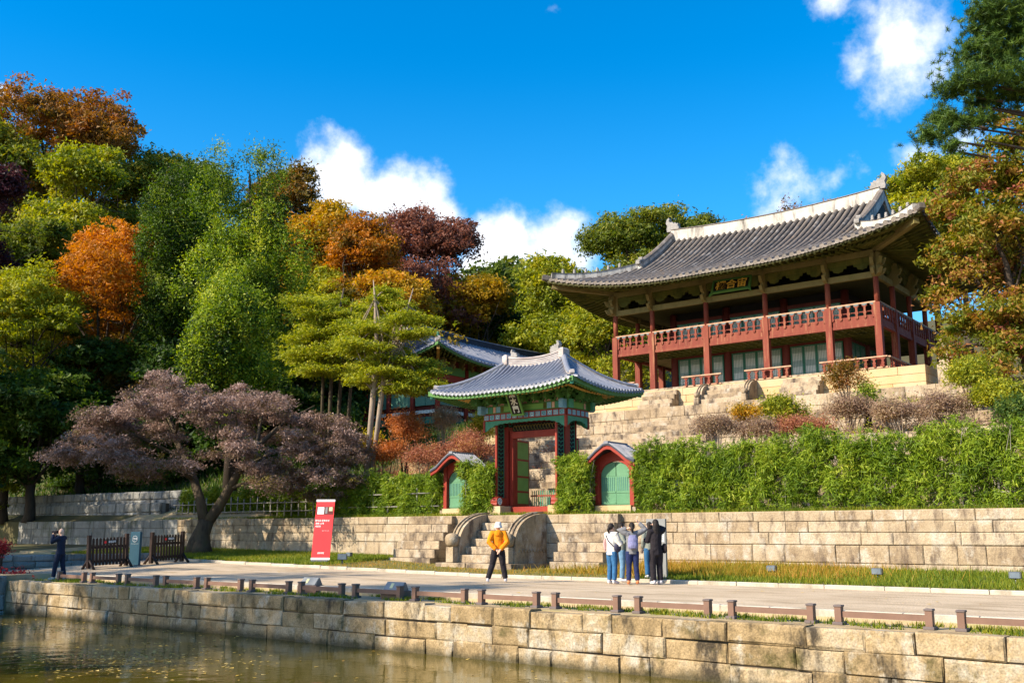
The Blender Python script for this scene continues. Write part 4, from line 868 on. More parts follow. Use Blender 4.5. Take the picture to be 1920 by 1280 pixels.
def tree(name,label,cx,cy,rx,ry,D,mat,ncl=300,per=56,clr=.75,lsz=.17,k=8,seed=0,bark=BARK,tr=.28,group='wooded hill trees',grad=0.0,base=None,depth=.85,core=.72,cat='tree',lobes=None,skirt=4,**kw):
    rs=np.random.RandomState(seed+100); c=at(cx,cy,D); s=D/FPX; R_=(rx*s*1.12,rx*s*depth*1.1,ry*s*1.05)
    b=np.array([c[0],c[1],0.]) if base is None else np.array([*base,0.]); b[2]=gz(b[0],b[1])-.1
    T=thing(name,label,cat,tuple(b),0,group); Lb=auto_lobes(c-b,*R_,k,rs,core,skirt) if lobes is None else lobes
    hf=.5 if mat is UG else 1
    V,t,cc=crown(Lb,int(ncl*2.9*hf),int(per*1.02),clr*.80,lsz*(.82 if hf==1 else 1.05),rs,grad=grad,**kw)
    m=MB(); tips=[l[:3] for l in Lb[1+skirt:7+skirt]]+[cc[i] for i in rs.choice(len(cc),5)]; skeleton(m,(0,0,0),tips,tr,rs)
    link('trunk',m.mesh('trunk'),bark,T); quads('crown',V,t,mat,T); return T
tree('tall_oak','tall russet tree on the skyline at upper left',120,270,185,125,88,BR,420,60,1.0,.22,10,1,grad=.45,tr=.45)
tree('left_edge_tree','olive green tree at the left edge below the tall russet tree',10,330,130,130,84,G1,300,58,1.0,.22,8,2,tr=.4)
tree('purple_maple','dark purple maple cut by the left edge of the picture',-20,375,60,105,66,DP,190,60,.6,.15,6,3)
tree('yellow_tree','yellow-green tree in front of the tall russet tree',160,335,85,90,78,G2,230,52,.85,.2,7,4)
tree('shady_oak','olive tree right of the yellow-green tree on the skyline',265,345,80,85,86,G1,240,58,.95,.22,7,5,tr=.35)
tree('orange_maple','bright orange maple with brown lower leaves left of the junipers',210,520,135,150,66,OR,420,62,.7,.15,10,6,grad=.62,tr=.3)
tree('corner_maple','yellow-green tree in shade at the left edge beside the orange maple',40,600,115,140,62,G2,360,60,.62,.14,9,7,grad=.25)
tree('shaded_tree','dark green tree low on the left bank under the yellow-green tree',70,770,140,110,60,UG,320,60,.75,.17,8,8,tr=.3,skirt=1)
tree('skyline_oak','olive tree on the skyline between the russet tree and the junipers',360,360,85,75,92,G1,230,56,1.0,.23,7,9,tr=.35)
tree('skyline_oak','olive tree on the skyline just right of the tall juniper',540,380,75,75,90,BR,220,56,1.0,.22,7,10,grad=-.3,tr=.35)
tree('yellow_oak','yellow-gold tree between the junipers and the orange crown',605,445,75,100,84,GO,240,56,.9,.21,7,11,tr=.3)
tree('orange_crowned_maple','orange maple in front of the purple-brown tree',680,480,92,85,76,OR,300,60,.75,.17,8,12,grad=.3,tr=.3)
tree('purple_oak','broad purple-brown tree on the skyline left of the clouds',780,465,110,105,86,PU,330,52,.9,.2,9,13,tr=.42,inner=.35,clvar=.5)
tree('golden_maple','golden tree between the orange maple and the hall roof',745,570,95,75,72,GO,280,58,.75,.17,8,14,grad=.3)
tree('brown_gold_tree','brown-gold tree above the hall roof ridge',875,575,78,80,84,GO,240,58,.85,.19,8,15,grad=-.35,tr=.3)
tree('dark_oak','dark green tree low behind the hall roof',955,625,75,65,88,G3,200,56,.9,.2,7,16,tr=.3)
tree('lime_tree','yellow-green tree between the hall roof and the pavilion',1040,560,90,85,80,G2,280,58,.85,.19,8,17,grad=.15)
tree('lime_tree','sunlit green tree with dark trunk beside the left pavilion post',1120,620,85,95,74,G2,280,58,.8,.17,8,18,grad=-.2,base=None,tr=.4)
tree('green_oak','green tree with orange tips rising left of the pavilion roof',1190,450,115,72,88,G1,320,58,.95,.2,9,19,grad=.1,tr=.4)
tree('green_oak','green tree behind the left end of the pavilion ridge',1320,440,72,50,92,G1,170,56,.9,.2,7,20,tr=.35)
tree('yellow_ash','yellow-green tree behind the right end of the pavilion ridge',1740,345,75,60,86,G2,190,50,.8,.2,7,21,tr=.3)
tree('shaded_pine','dark pine crown behind the right end of the pavilion roof',1790,330,60,50,90,PI,130,60,.9,.2,6,22,tr=.3)
tree('bank_shrub_tree','dark green understorey tree between the maple crown and the junipers',330,700,110,75,64,UG,260,60,.7,.16,7,23)
tree('bank_shrub_tree','dark green understorey tree below the orange maple',170,700,95,75,64,UG,240,60,.7,.16,7,24)
tree('bank_shrub_tree','dark green understorey tree below the junipers right of the maple crown',560,690,80,70,66,UG,220,58,.7,.16,7,25)
tree('bank_shrub_tree','dark bushy tree behind the long hall roof near the lime tree',1010,640,70,60,90,G3,180,56,.9,.2,6,26)
tree('rust_oak','rust and olive tree low between the orange maple and the junipers',300,600,80,90,70,BR,220,56,.7,.17,7,27,grad=.2)
tree('gold_lime_tree','gold and green tree low behind the layered conifer',610,580,85,80,76,G2,240,56,.75,.18,7,28,grad=.3)
tree('olive_tree','olive tree filling the slope behind the orange maple',110,480,110,95,80,G1,260,56,.9,.21,8,29)
tree('olive_tree','olive tree low on the left slope below the yellow-green tree',60,470,100,80,74,G1,230,56,.85,.2,7,30)
tree('deep_green_tree','deep green tree at the foot of the slope behind the mauve maple',420,660,110,80,66,G3,260,56,.75,.17,7,41)
tree('deep_green_tree','deep green tree behind the clump of thin trunks',640,650,95,70,70,G3,230,56,.75,.18,7,42)
# filler wood on the hill, read as one mass
def far_wood():
    rs=np.random.RandomState(5); Vs=[];ts=[]
    for i in range(60):
        px=rs.uniform(-120,1250); py=rs.uniform(470,740) if px<640 else rs.uniform(540,650); D=rs.uniform(92,112); c=at(px,py,D)
        V,t,_=crown(auto_lobes(c,4.2,4.0,3.6,4,rs),52,40,1.3,.38,rs); Vs.append(V); ts.append(t*rs.uniform(.4,1))
    for i in range(12):
        px=rs.uniform(1250,2000); c=at(px,rs.uniform(440,560),rs.uniform(96,112)); V,t,_=crown(auto_lobes(c,4.2,4.0,3.6,4,rs),60,44,1.2,.3,rs); Vs.append(V); ts.append(t)
    for i in range(16):
        px=rs.uniform(1950,2750); c=at(px,rs.uniform(560,720),rs.uniform(80,105)); V,t,_=crown(auto_lobes(c,4.2,4.0,3.8,4,rs),44,36,1.3,.42,rs); Vs.append(V); ts.append(t)
    tag(quads('distant_wood',np.concatenate(Vs),np.concatenate(ts),G1),'distant mixed wood covering the hill behind the trees','wood',kind='stuff')
far_wood()
# tall junipers
def juniper(label,cols,D,seed,base_px,mat=JU,sz=.13):
    rs=np.random.RandomState(seed); Lb=[]; b=at(*base_px,D); b=np.array([b[0],b[1],0]); b[2]=gz(b[0],b[1])-.1
    for px,py0,py1,w in cols:
        n=int((py1-py0)/26)+2
        for i in range(n):
            f=i/(n-1); py=py0+(py1-py0)*f; ww=w*(.35+.65*math.sin(math.pi*min(1,.12+f*.62)))*rs.uniform(.75,1.2); c=at(px+rs.uniform(-.35,.35)*w,py,D)-b
            r=ww*D/FPX; Lb.append((c[0]+rs.uniform(-.5,.5)*r,c[1]+rs.uniform(-.5,.5)*r-r*.3,c[2],r*.75,r*.75,r*1.15))
    T=thing('juniper_tree',label,'tree',tuple(b),0,'tall junipers'); V,t,cc=crown(Lb,1150,64,.52,sz*.72,rs,flat=1.25,asp=.42,inner=.84,upn=.45,clvar=1.0,lvar=.28,vert=.3)
    m=MB(); zt=max(l[2] for l in Lb); m.tube([(0,0,0),(0,0,zt*.5),(Lb[0][0],Lb[0][1],zt*.95)],[.4,.28,.06],8); link('trunk',m.mesh('trunk'),BARK,T); quads('crown',V,t,mat,T)
juniper('tall bright green juniper with two tops in the middle of the wood',[(440,298,700,62),(515,322,670,58),(500,440,725,72)],60,31,(465,740))
juniper('green juniper standing left of the tallest juniper',[(318,345,670,50),(365,335,600,42)],64,32,(345,700),JD)
juniper('shorter green juniper in front at the foot of the tallest juniper',[(440,560,720,60)],54,33,(440,740))
# layered yellow-green conifer with pale trunks in front of the hall
def layered(label,pads,D,seed,trunks,mat=YC,name='layered_conifer',lsz=.075,per=170,bark=BARKL):
    rs=np.random.RandomState(seed); b0=at(trunks[0][0][0],trunks[0][0][1],D); b=np.array([b0[0],b0[1],gz(b0[0],b0[1])-.1]); T=thing(name,label,'tree',tuple(b),0)
    Vs=[];ts=[]; m=MB()
    for px,py,w,h in pads:
        c=at(px,py,D+rs.uniform(-1.3,1.3))-b; r=w*D/FPX; hh=h*D/FPX; n=max(5,int(per*w/40)); 
        d=rs.normal(size=(n,3))*.5; C=c+d*np.array([r,r,hh]); C[:,2]-=.25*(d[:,0]**2+d[:,1]**2)*hh
        ci=np.repeat(np.arange(n),9); cl=C[ci]+rs.normal(size=(n*9,3))*np.array([.14,.14,.045]); od=unit((cl-c)*np.array([1,1,.2])+rs.normal(size=cl.shape)*.3)
        V=leafquads(cl,lsz*rs.uniform(.7,1.4,size=len(cl)),.35,np.tile([0,0,1.2],(len(cl),1)),rs,.15,od,.6); Vs.append(V); ts.append(np.clip(rs.uniform(size=len(cl))*.55+rs.uniform(size=n)[ci]*.4,0,1))
        tr=trunks[rs.randint(len(trunks))]; k=rs.randint(1,len(tr)-1); q=at(tr[k][0],tr[k][1],D)-b; m.tube([q,(q+c)/2+np.array([0,0,.1]),c+np.array([0,0,-.05])],[.05,.035,.012],4,cap=False)
    for tr in trunks:
        P=[at(x,y,D)-b for x,y,_ in tr]; P[0][2]=min(P[0][2],gz(*(P[0][:2]+b[:2]))-b[2]-.05); m.tube(P,[w*.72*D/FPX for _,_,w in tr],7)
    link('trunk',m.mesh('trunk'),bark,T); quads('crown',np.concatenate(Vs),np.concatenate(ts),mat,T)
rs=np.random.RandomState(77)
pads=[(rs.uniform(655,810),y,rs.uniform(22,42),6) for y in np.linspace(600,735,38) for _ in (0,)]+[(rs.uniform(690,760),y,26,7) for y in np.linspace(545,600,7)]
layered('yellow-green conifer with two pale trunks in front of the long hall',pads,46,51,[[(684,812,8),(700,735,7.5),(706,640,6),(703,560,3),(700,525,1)],[(690,812,6),(718,720,7),(745,640,4.5),(765,575,2.5),(775,540,1)]])
pads=[(rs.uniform(555,690),y,rs.uniform(28,46),8) for y in np.linspace(560,700,30)]
layered('yellow-green conifer with a clump of thin trunks left of the pale trunks',pads,50,52,[[(618,745,5),(622,690,5),(632,600,4),(645,540,2)],[(632,748,5),(640,690,5),(655,610,4),(662,560,2)],[(648,750,5),(660,690,4.5),(678,620,3),(690,580,2)],[(606,742,4),(606,690,4),(600,620,3),(592,590,2)]],bark=BARKM)
# ---------------- spreading mauve maple in front of the wall ----------------
def big_maple():
    rs=np.random.RandomState(61); b=np.array([-38.6,27.0,gz(-38.6,27.0)-.05]); D0=b@_f0
    T=thing('spreading_maple','spreading mauve-brown maple with a forked dark trunk before the stone wall','tree',tuple(b)); m=MB(); s=D0/FPX
    def P(px,py,dd=0): return at(px,py,D0+dd)-b
    fork=P(388,975)
    m.tube([P(374,1040),P(374,1022),P(378,1000),fork],[.62,.50,.36,.33],12); 
    m.tube([P(360,1036,-.2),P(364,1015,-.2),P(372,995)],[.34,.26,.2],8)
    m.tube([P(384,985),P(376,940),P(364,900,.3),P(345,860,.8),P(330,820,1.2),P(310,770,1.5)],[.26,.22,.19,.15,.11,.05],8)
    m.tube([P(388,980),P(410,950),P(430,915,-.2),P(450,880,-.5),P(480,840,-.8),P(520,800,-1)],[.27,.23,.20,.17,.12,.05],8)
    limbs=[((364,900,.3),(250,850,-1)),((345,860,.8),(180,800,0)),((345,860,.8),(270,730,2)),((330,820,1.2),(340,720,-2)),((430,915,-.2),(560,900,-2)),((450,880,-.5),(600,820,1)),((480,840,-.8),(590,760,2)),((450,880,-.5),(440,760,-2)),((480,840,-.8),(500,740,2.5)),((330,820,1),(210,760,2.5)),((364,900,.3),(300,870,-2.5))]
    for a,c in limbs: q0=P(*a);q1=P(*c); m.tube([q0,(q0+q1)/2+np.array([0,0,.25]),q1],[.10,.07,.02],5,cap=False)
    link('trunk',m.mesh('trunk'),BARKM,T)
    # pads of foliage through a wide umbrella: pixel outline gives direction, depth comes from the trunk
    prof=[(110,838,868),(150,800,870),(200,755,880),(250,712,912),(300,690,900),(350,700,880),(400,730,880),(440,705,890),(490,730,905),(540,745,925),(590,755,945),(640,780,940),(675,820,900)]
    Lb=[]
    for k in range(150):
        f=rs.uniform(0,len(prof)-1.001); a=int(f); u=f-a; px=prof[a][0]*(1-u)+prof[a+1][0]*u; y0=prof[a][1]*(1-u)+prof[a+1][1]*u; y1=prof[a][2]*(1-u)+prof[a+1][2]*u
        q=rs.uniform()**1.25; py=y0+12+(y1-y0-20)*q; half=3.6*math.sqrt(max(.05,1-((px-390)/310)**2)); dd=rs.uniform(-half,half*.8) if q<.6 else rs.uniform(-half,-half*.1)
        c=P(px,py,dd); w=rs.uniform(.5,1.1); Lb.append((*c,w,w,w*.33))
    V,t,cc=crown(Lb,2900,46,.29,.062,rs,flat=.45,inner=.15,asp=.42,upn=1.0,clvar=.5,lvar=.35,grad=.22,droop=.5)
    Vs=[V];ts=[t]
    quads('crown',np.concatenate(Vs),np.concatenate(ts),MA,T)
big_maple()
# ---------------- big maple and pine at right ----------------
def right_maple():
    rs=np.random.RandomState(71); D=43.; b=at(1960,820,D); b=np.array([b[0],b[1],gz(b[0],b[1])]); s=D/FPX
    T=thing('autumn_maple','large maple turning orange and red at the right edge beside the pavilion','tree',tuple(b)); Lb=[]
    for px,py,w,h in [(1900,260,60,55),(1850,330,70,50),(1800,400,65,55),(1870,420,80,60),(1780,480,50,50),(1840,510,80,55),(1910,500,60,70),(1770,560,40,45),(1810,610,55,50),(1880,590,60,50),(1930,640,70,60),(1780,660,38,32),(1850,690,50,30),(1900,340,70,60),(1990,380,90,110),(2000,560,90,110),(1890,660,45,36)]:
        c=at(px,py,D+rs.uniform(-2,2))-b; Lb.append((*c,w*s,w*s*.8,h*s))
    V,t,cc=crown(Lb,900,52,.5,.115,rs,flat=.5,inner=.4,grad=.0,clvar=.62,lvar=.3); m=MB(); skeleton(m,(0,0,0),[l[:3] for l in Lb],.36,rs,split=.5); link('trunk',m.mesh('trunk'),BARK,T); quads('crown',V,t,MR,T)
right_maple()
def pine():
    rs=np.random.RandomState(81); D=36.; b=at(2080,900,D); b=np.array([b[0],b[1],gz(b[0],b[1])]); s=D/FPX
    T=thing('pine_tree','dark green pine reaching in at the top right corner','tree',tuple(b)); m=MB(); top=at(1960,-60,D)-b; mid=at(2040,400,D)-b
    m.tube([(0,0,0),mid*.5+np.array([.3,0,0]),mid,top],[.38,.33,.27,.12],8); Vs=[];ts=[]
    pads=[(1905,20,80,36),(1860,60,60,28),(1830,100,60,24),(1880,110,70,30),(1910,70,70,36),(1815,150,62,22),(1790,172,42,15),(1870,160,70,28),(1910,180,50,26),(1845,195,40,15),(1795,232,64,22),(1755,255,42,16),(1770,222,36,15),(1838,228,32,16),(1785,278,22,9),(1850,25,45,22),(1900,-40,80,40),(1960,130,60,40),(1960,40,60,50),(2060,0,80,30),(2100,90,75,26),(2040,-90,70,34),(2110,180,60,22)]
    for px,py,w,h in pads:
        c=at(px,py,D+rs.uniform(-.8,.8))-b; r=w*s; hh=h*s; n=int(16+w*h/9); q=rs.normal(size=(n,3))*.48; C=c+q*np.array([r,r,hh])
        k=26; ci=np.repeat(np.arange(n),k); d=unit(rs.normal(size=(n*k,3))+np.array([0,0,.75])); ln=.13*rs.uniform(.7,1.2,size=n*k)
        V=leafquads(C[ci]+d*ln[:,None]*.9,ln,.10,np.zeros((n*k,3)),rs,0,d,1.0); Vs.append(V); ts.append(np.clip(rs.uniform(size=n)[ci]*.6+rs.uniform(size=n*k)*.4,0,1))
        st=at(min(1990,px+w*1.2+40),py+h*.3+14,D)-b; m.tube([st,(st+c)/2+np.array([0,0,-.05]),c+np.array([0,0,-hh*.25])],[.06,.04,.015],5,cap=False)
    for py in (60,130,200,262): 
        a=at(2000,py+25,D)-b; e=at(1840,py,D)-b; m.tube([a,(a+e)/2+np.array([0,0,-.1]),e],[.09,.06,.02],6,cap=False)
    link('trunk',m.mesh('trunk'),BARK,T); quads('crown',np.concatenate(Vs),np.concatenate(ts),PI,T)
pine()
# bare crowns behind the ridge
def bare(label,px,py,w,h,D,seed):
    rs=np.random.RandomState(seed); c=at(px,py,D); b=np.array([c[0],c[1],gz(c[0],c[1])]); T=thing('bare_tree',label,'tree',tuple(b),0,'bare trees behind the ridge'); m=MB(); s=D/FPX; tw=[]
    def br(p,d,L_,r,lv):
        e=p+d*L_; m.tube([p,(p+e)/2+rs.normal(size=3)*L_*.06,e],[r,r*.75,r*.5],4,cap=False)
        if lv==0: tw.append(e); return
        for _ in range(3 if lv>1 else 4): br(e if rs.uniform()<.7 else (p+e)/2,unit((d+rs.normal(size=3)*.5+np.array([0,0,.15]))[None])[0],L_*rs.uniform(.55,.8),r*.55,lv-1)
    z=c[2]-b[2]-h*s; m.tube([(0,0,0),(0,0,z)],[.2,.14],6)
    for _ in range(4): br(np.array([0,0,z*rs.uniform(.93,1)]),unit((rs.normal(size=3)*np.array([.8,.8,.2])+np.array([0,0,.9]))[None])[0],h*s*.75,.07,3)
    link('trunk',m.mesh('trunk'),BARK,T); C=np.array(tw); ci=np.repeat(np.arange(len(C)),3); V=leafquads(C[ci]+rs.normal(size=(len(ci),3))*.2,np.full(len(ci),.12),.5,np.zeros((len(ci),3)),rs); quads('crown',V,rs.uniform(size=len(ci)),BR,T)
bare('nearly bare tree with a few brown leaves behind the middle of the pavilion ridge',1445,390,60,40,78,91); bare('nearly bare tree behind the pavilion ridge nearer its right end',1550,372,55,38,78,92)
# ---------------- shrubs ----------------
def shrub(name,label,px,py,w,h,Y,mat,n=160,per=34,lsz=.05,clr=.22,seed=0,zb=None,tall=False,group=None,flat=.7,inner=.4):
    rs=np.random.RandomState(seed+400); c=on_y(px,py,Y); D=c@_f0; s=D/FPX; b=np.array([c[0],c[1],gz(c[0],c[1]) if zb is None else zb]); hz=c[2]-b[2]
    T=thing(name,label,'shrub',tuple(b),0,group); R_=(w*s,w*s*.7,h*s); Lb=auto_lobes(np.array([0,0,hz]),*R_,9,rs,.5)
    V,t,cc=crown(Lb,int(n*.8),per,clr*1.3,lsz,rs,flat=.95,inner=.2,asp=.5,clvar=.5); V[:,2]=np.maximum(V[:,2],.01); m=MB()
    for i in rs.choice(len(cc),16): m.tube([rs.normal(size=3)*np.array([.12,.12,0]),cc[i]*np.array([.5,.5,.55]),cc[i]],[.025,.018,.006],4,cap=False)
    link('stems',m.mesh('stems'),BARKL if mat in (TANL,SG) else BARK,T); quads('foliage',V,t,mat,T); return T
sh=[('maple_shrub','orange-red shrub beside the pale trunks left of the gate',760,810,52,48,34.5,OS,260,34,.05,1),
 ('maple_shrub','coral red low shrub left of the gate above the hedge',720,850,55,34,33,OS,220,34,.05,2),
 ('tan_shrub','sparse tan twiggy shrub behind the left side gate',835,795,48,42,36,TANL,200,30,.04,3),
 ('yellow_shrub','bright yellow shrub left of the gate post',905,800,26,44,36.5,YL,120,34,.06,4),
 ('yellow_shrub','yellow and orange shrub by the foot of the pale trunks',700,835,36,26,34,YL,120,34,.06,5),
 ('azalea_shrub','rust red azalea mound between the left side gate and the tiled gate',880,840,60,36,33.2,SH,300,36,.04,6),
 ('azalea_shrub','rust azalea mound behind the left side gate',800,855,55,28,32.6,SH,240,36,.04,7),
 ('azalea_shrub','dark rust azalea seen through the gate opening',972,848,18,26,34.6,SG,110,36,.04,8),
 ('azalea_shrub','grey-mauve azalea mound beside the terrace steps',1345,802,50,24,36.0,SG,240,36,.04,9),
 ('azalea_shrub','rust-tinged azalea mound below the yellow shrub',1420,806,50,20,36.4,SG,220,36,.04,10),
 ('yellow_shrub','golden yellow shrub left of the green bush on the slope',1400,778,34,20,38.6,GO,130,34,.05,11),
 ('green_bush','round green bush on the terraces below the pavilion',1470,770,48,34,39.4,G2,240,40,.06,12),
 ('small_tree','thin leafy tree with bronze leaves before the platform corner',1590,712,56,46,43,BR,170,30,.05,13),
 ('azalea_shrub','grey-purple azalea under the thin leafy tree',1590,768,56,28,40,SG,240,36,.045,14),
 ('azalea_shrub','wide rust-purple azalea bank in the middle of the right terraces',1500,800,60,18,37,SH,220,36,.04,15),
 ('azalea_shrub','pale twiggy azalea right of the thin leafy tree',1690,772,65,30,38.5,SG,280,36,.045,16),
 ('azalea_shrub','grey-brown azalea below the stone pillar',1765,765,48,34,39.5,SG,220,36,.045,17),
 ('green_bush','bright green bush at the right edge under the red maple',1880,735,62,42,40,G2,300,40,.06,18),
 ('green_bush','yellow-green bush between the stone pillar and the right edge',1815,705,55,34,42,G2,260,40,.06,19),
 ('green_bush','dark green bush at the far right above the hedge',1935,770,55,36,36,G3,240,40,.06,20),
 ('climbing_vine','bright green vine strand hanging below the thin leafy tree',1625,745,16,38,40.5,BA,80,30,.05,21)]
for n_,l_,px,py,w,h,Y,mt,nc,per,ls,sd in sh: shrub(n_,l_,px,py,w,h,Y,mt,nc,per,ls,.24,sd,group='shrubs on the slope')
for i,(px,py,w,h,Y,lb) in enumerate([(60,880,80,50,37,'dark shrub on the shaded bank at the far left'),(190,870,80,45,37,'dark shrub under the left branches of the maple'),(320,880,70,36,36,'dark green shrub behind the left fork of the maple trunk'),(640,800,40,34,38,'dark green shrub behind the right end of the maple crown'),(130,915,60,22,35,'low dark shrub above the mossy bank wall'),(40,800,90,70,40,'tall dark shrub at the left edge under the trees'),(190,790,90,60,42,'tall dark shrub left of the maple crown'),(110,850,90,45,38.5,'dark shrub in the middle of the shaded bank'),(-20,900,70,50,36,'dark shrub cut by the left edge above the bank wall'),(250,905,50,24,35.5,'low dark shrub above the grey streaked wall'),(470,850,90,46,38,'dark green shrub behind the middle of the maple crown'),(590,850,70,40,38,'dark green shrub left of the coral red shrub')]):
    shrub('bank_shrub',lb,px,py,w,h,Y,UG,190,32,.10,.4,60+i,group='shaded bank shrubs')
def thicket(name,label,x0,x1,n,mat,seed,hh,ys):
    rs=np.random.RandomState(seed); x=rs.uniform(x0,x1,n); y=rs.uniform(*ys,n); keep=(np.sin(x*1.1+y*.8)+np.sin(x*.47-y*1.3+2))>-.5; x=x[keep];y=y[keep]; z=np.array([gz(a,b) for a,b in zip(x,y)])
    k=46; ci=np.repeat(np.arange(len(x)),k); h=hh*rs.uniform(.4,1.2,len(x)); C=np.stack([x,y,z],1)[ci]+rs.normal(size=(len(ci),3))*np.array([.24,.24,0]); C[:,2]+=np.abs(rs.normal(size=len(ci)))*h[ci]*.6+.03
    tag(quads(name,leafquads(C,.05*rs.uniform(.6,1.4,size=len(C)),.45,np.tile([0,-.2,.6],(len(C),1)),rs),np.clip(rs.uniform(size=len(x))[ci]*.6+rs.uniform(size=len(C))*.4,0,1),mat),label,'shrubs',kind='stuff')
thicket('azalea_thicket','rust and mauve azalea scrub covering the terraces right of the steps',-15.0,2,800,SG,1,.5,(36.3,43.5))
thicket('azalea_thicket','rust red azalea scrub covering the slope left of the gate',-37,-28.2,560,SH,2,.6,(32.2,41))
thicket('low_ground_cover','green ground cover on the terraces at right',-16,3,350,G2,3,.3,(38,46.4))
rb=shrub('crimson_maple','crimson maple branch hanging over the pond at the lower left edge',16,1102,52,34,16.9,RD,260,30,.07,.28,90,zb=-.15)
tw=shrub('crimson_maple','small crimson spray at the left edge above the larger one',2,1030,14,13,16.9,RD,40,24,.05,.2,91,zb=-.15)
# ---------------- bamboo hedge with pole fence ----------------
def hedge(label,x0,x1,zt,y0=30.25,y1=31.6,dens=1,seed=0,tags=True,ragged=.25):
    rs=np.random.RandomState(seed+700); L_=x1-x0; T=thing('bamboo_hedge',label,'hedge',((x0+x1)/2,y0,2.0),0,'bamboo hedges'); cx=(x0+x1)/2
    nf=int(L_*900*dens); xs=rs.uniform(-L_/2,L_/2,nf); f=rs.uniform(size=nf); ph=rs.uniform(0,6.28,3)
    top=zt+ragged*(np.sin(xs*1.3+ph[0])*.45+np.sin(xs*3.1+ph[1])*.35+np.sin(xs*7+ph[2])*.25)
    z=.05+(top-.05)*f**.72*rs.uniform(.75,1.03,nf); dep=np.where(rs.uniform(size=nf)<.62,rs.uniform(0,.35,nf),rs.uniform(0,y1-y0,nf)); bulge=.22*np.sin(xs*2.3+z*3)+.18*np.sin(xs*5.1-z*2.2)
    y=dep+bulge*.5+.12*(z/2.4-.5)
    gap=(np.sin(xs*2.9+z*1.1+ph[0])*np.sin(z*3.7-xs*.8+ph[1])+.5*np.sin(xs*6.3+z*4.1))>.62; kp=~(gap&(dep<.5)&(rs.uniform(size=nf)<.8)); xs,y,z,dep=xs[kp],y[kp],z[kp],dep[kp]; nf=len(xs)
    C=np.stack([xs,y,z],1); per=11; ci=np.repeat(np.arange(nf),per); tip=unit(rs.normal(size=(nf,3))*np.array([1,.7,.5])+np.array([0,-.55,.25]))
    d=unit(tip[ci]*.7+rs.normal(size=(nf*per,3))*.75+np.array([0,-.1,-.25])); ln=.088*rs.uniform(.55,1.35,size=nf*per)
    V=leafquads(C[ci]+d*ln[:,None]*1.05+rs.normal(size=(nf*per,3))*.03,ln,.18,np.tile([0,-.4,.7],(nf*per,1)),rs,.12,d,1.0)
    V[:,2]=np.maximum(V[:,2],.015)
    pt=.5+.5*np.sin(xs*1.7+ph[1]+z*1.3)*np.sin(xs*.63-z*2.1+ph[2]); t=np.clip(.36*rs.uniform(size=nf)[ci]+.32*rs.uniform(size=nf*per)+.26*pt[ci]+.06*np.clip(z/zt,0,1)[ci],0,1); quads('foliage',V,t,BA,T)
    m=MB(); n=int(L_*7)
    for i in range(n):
        x=rs.uniform(-L_/2,L_/2); yy=rs.uniform(.1,y1-y0); m.tube([(x,yy,0),(x+rs.normal()*.08,yy-.02,zt*.55),(x+rs.normal()*.2,yy-.1,zt*.95)],[.014,.012,.005],4,cap=False)
    link('stems',m.mesh('stems'),BAMW,T); return T
hedge('long bamboo hedge right of the right side gate on top of the wall',-18.25,3.5,2.42,seed=1,ragged=.3)
hedge('bushy bamboo clump between the left side gate and the tiled gate',-25.95,-24.35,2.0,29.98,31.0,1.3,2)
hedge('bushy bamboo clump between the tiled gate and the right side gate',-21.35,-19.95,2.0,29.98,31.0,1.3,3)
hedge('bamboo hedge left of the left side gate behind the red banner',-33.5,-27.4,1.85,30.5,31.8,.9,4)
hedge('dappled bamboo hedge behind the maple trunk at left',-46,-33.6,1.55,31.0,32.2,.55,5)
def pole_fence(label,x0,x1,y,n,h,seed):
    rs=np.random.RandomState(seed); T=thing('bamboo_fence',label,'fence',((x0+x1)/2,y,2.0),0,'bamboo pole fences'); L_=x1-x0
    for i in range(n): x=-L_/2+L_*(i+.5)/n; MB().tube([(x,0,-.05),(x+rs.normal()*.02,0,h*rs.uniform(.8,1.1))],.035,6).build('pole',BAMW,T)
    for z in (h*.35,h*.75): MB().tube([(-L_/2,-.06,z),(L_/2,-.06,z+rs.normal()*.02)],.028,6).build('rail',BAMW,T)
pole_fence('grey bamboo pole fence behind the maple trunk',-46,-34,30.7,24,1.0,1)
pole_fence('bamboo pole fence at the foot of the hedge left of the left side gate',-33.4,-27.5,30.6,7,1.25,2)
pole_fence('bamboo pole fence half hidden in the long right hedge',-18,3,30.62,12,1.35,3)
# ---------------- grass ----------------
def grass(name,label,n,fx,hgt,cols,seed,wid=.012):
    rs=np.random.RandomState(seed); P=fx(rs,n); n=len(P); h=hgt*rs.uniform(.4,1.3,n); a=rs.uniform(0,2*math.pi,n); d=np.stack([np.cos(a),np.sin(a),np.zeros(n)],1); lean=np.stack([rs.normal(size=n)*.35,rs.normal(size=n)*.35,np.ones(n)],1)
    V=np.stack([P-d*wid,P+d*wid,P+lean*h[:,None]],1).reshape(-1,3); tag(quads(name,V,np.clip(rs.uniform(size=n)*.6+.4*(np.sin(P[:,0]*1.1)*.5+.5)*rs.uniform(size=n)+.0,0,1),cols,nv=3),label,'grass',kind='stuff')
GR=lm('grass',[(.06,.11,.010),(.14,.20,.014),(.30,.30,.03),(.46,.30,.06)]); GRR=lm('dry_grass',[(.16,.20,.02),(.36,.26,.03),(.50,.27,.05),(.46,.20,.07)])
def strip(x0,x1,y0,y1,soft=False):
    def f(rs,n):
        x=rs.uniform(x0,x1,n); y=rs.uniform(y0,y1,n)
        if soft: x=np.clip(rs.normal((x0+x1)/2,(x1-x0)/4.2,n),-20,4)
        k=~(((x>-28.1)&(x<-17.9)&(y>27.9)))&~((x>-24.8)&(x<-21.1)&(y>27.0)); x=x[k];y=y[k]
        return np.stack([x,y,[gz(a,b) for a,b in zip(x,y)]],1)
    return f
grass('lawn_grass','short green grass between the kerb and the retaining wall',38000,strip(-15,6,24.7,29.5),.13,GR,1)
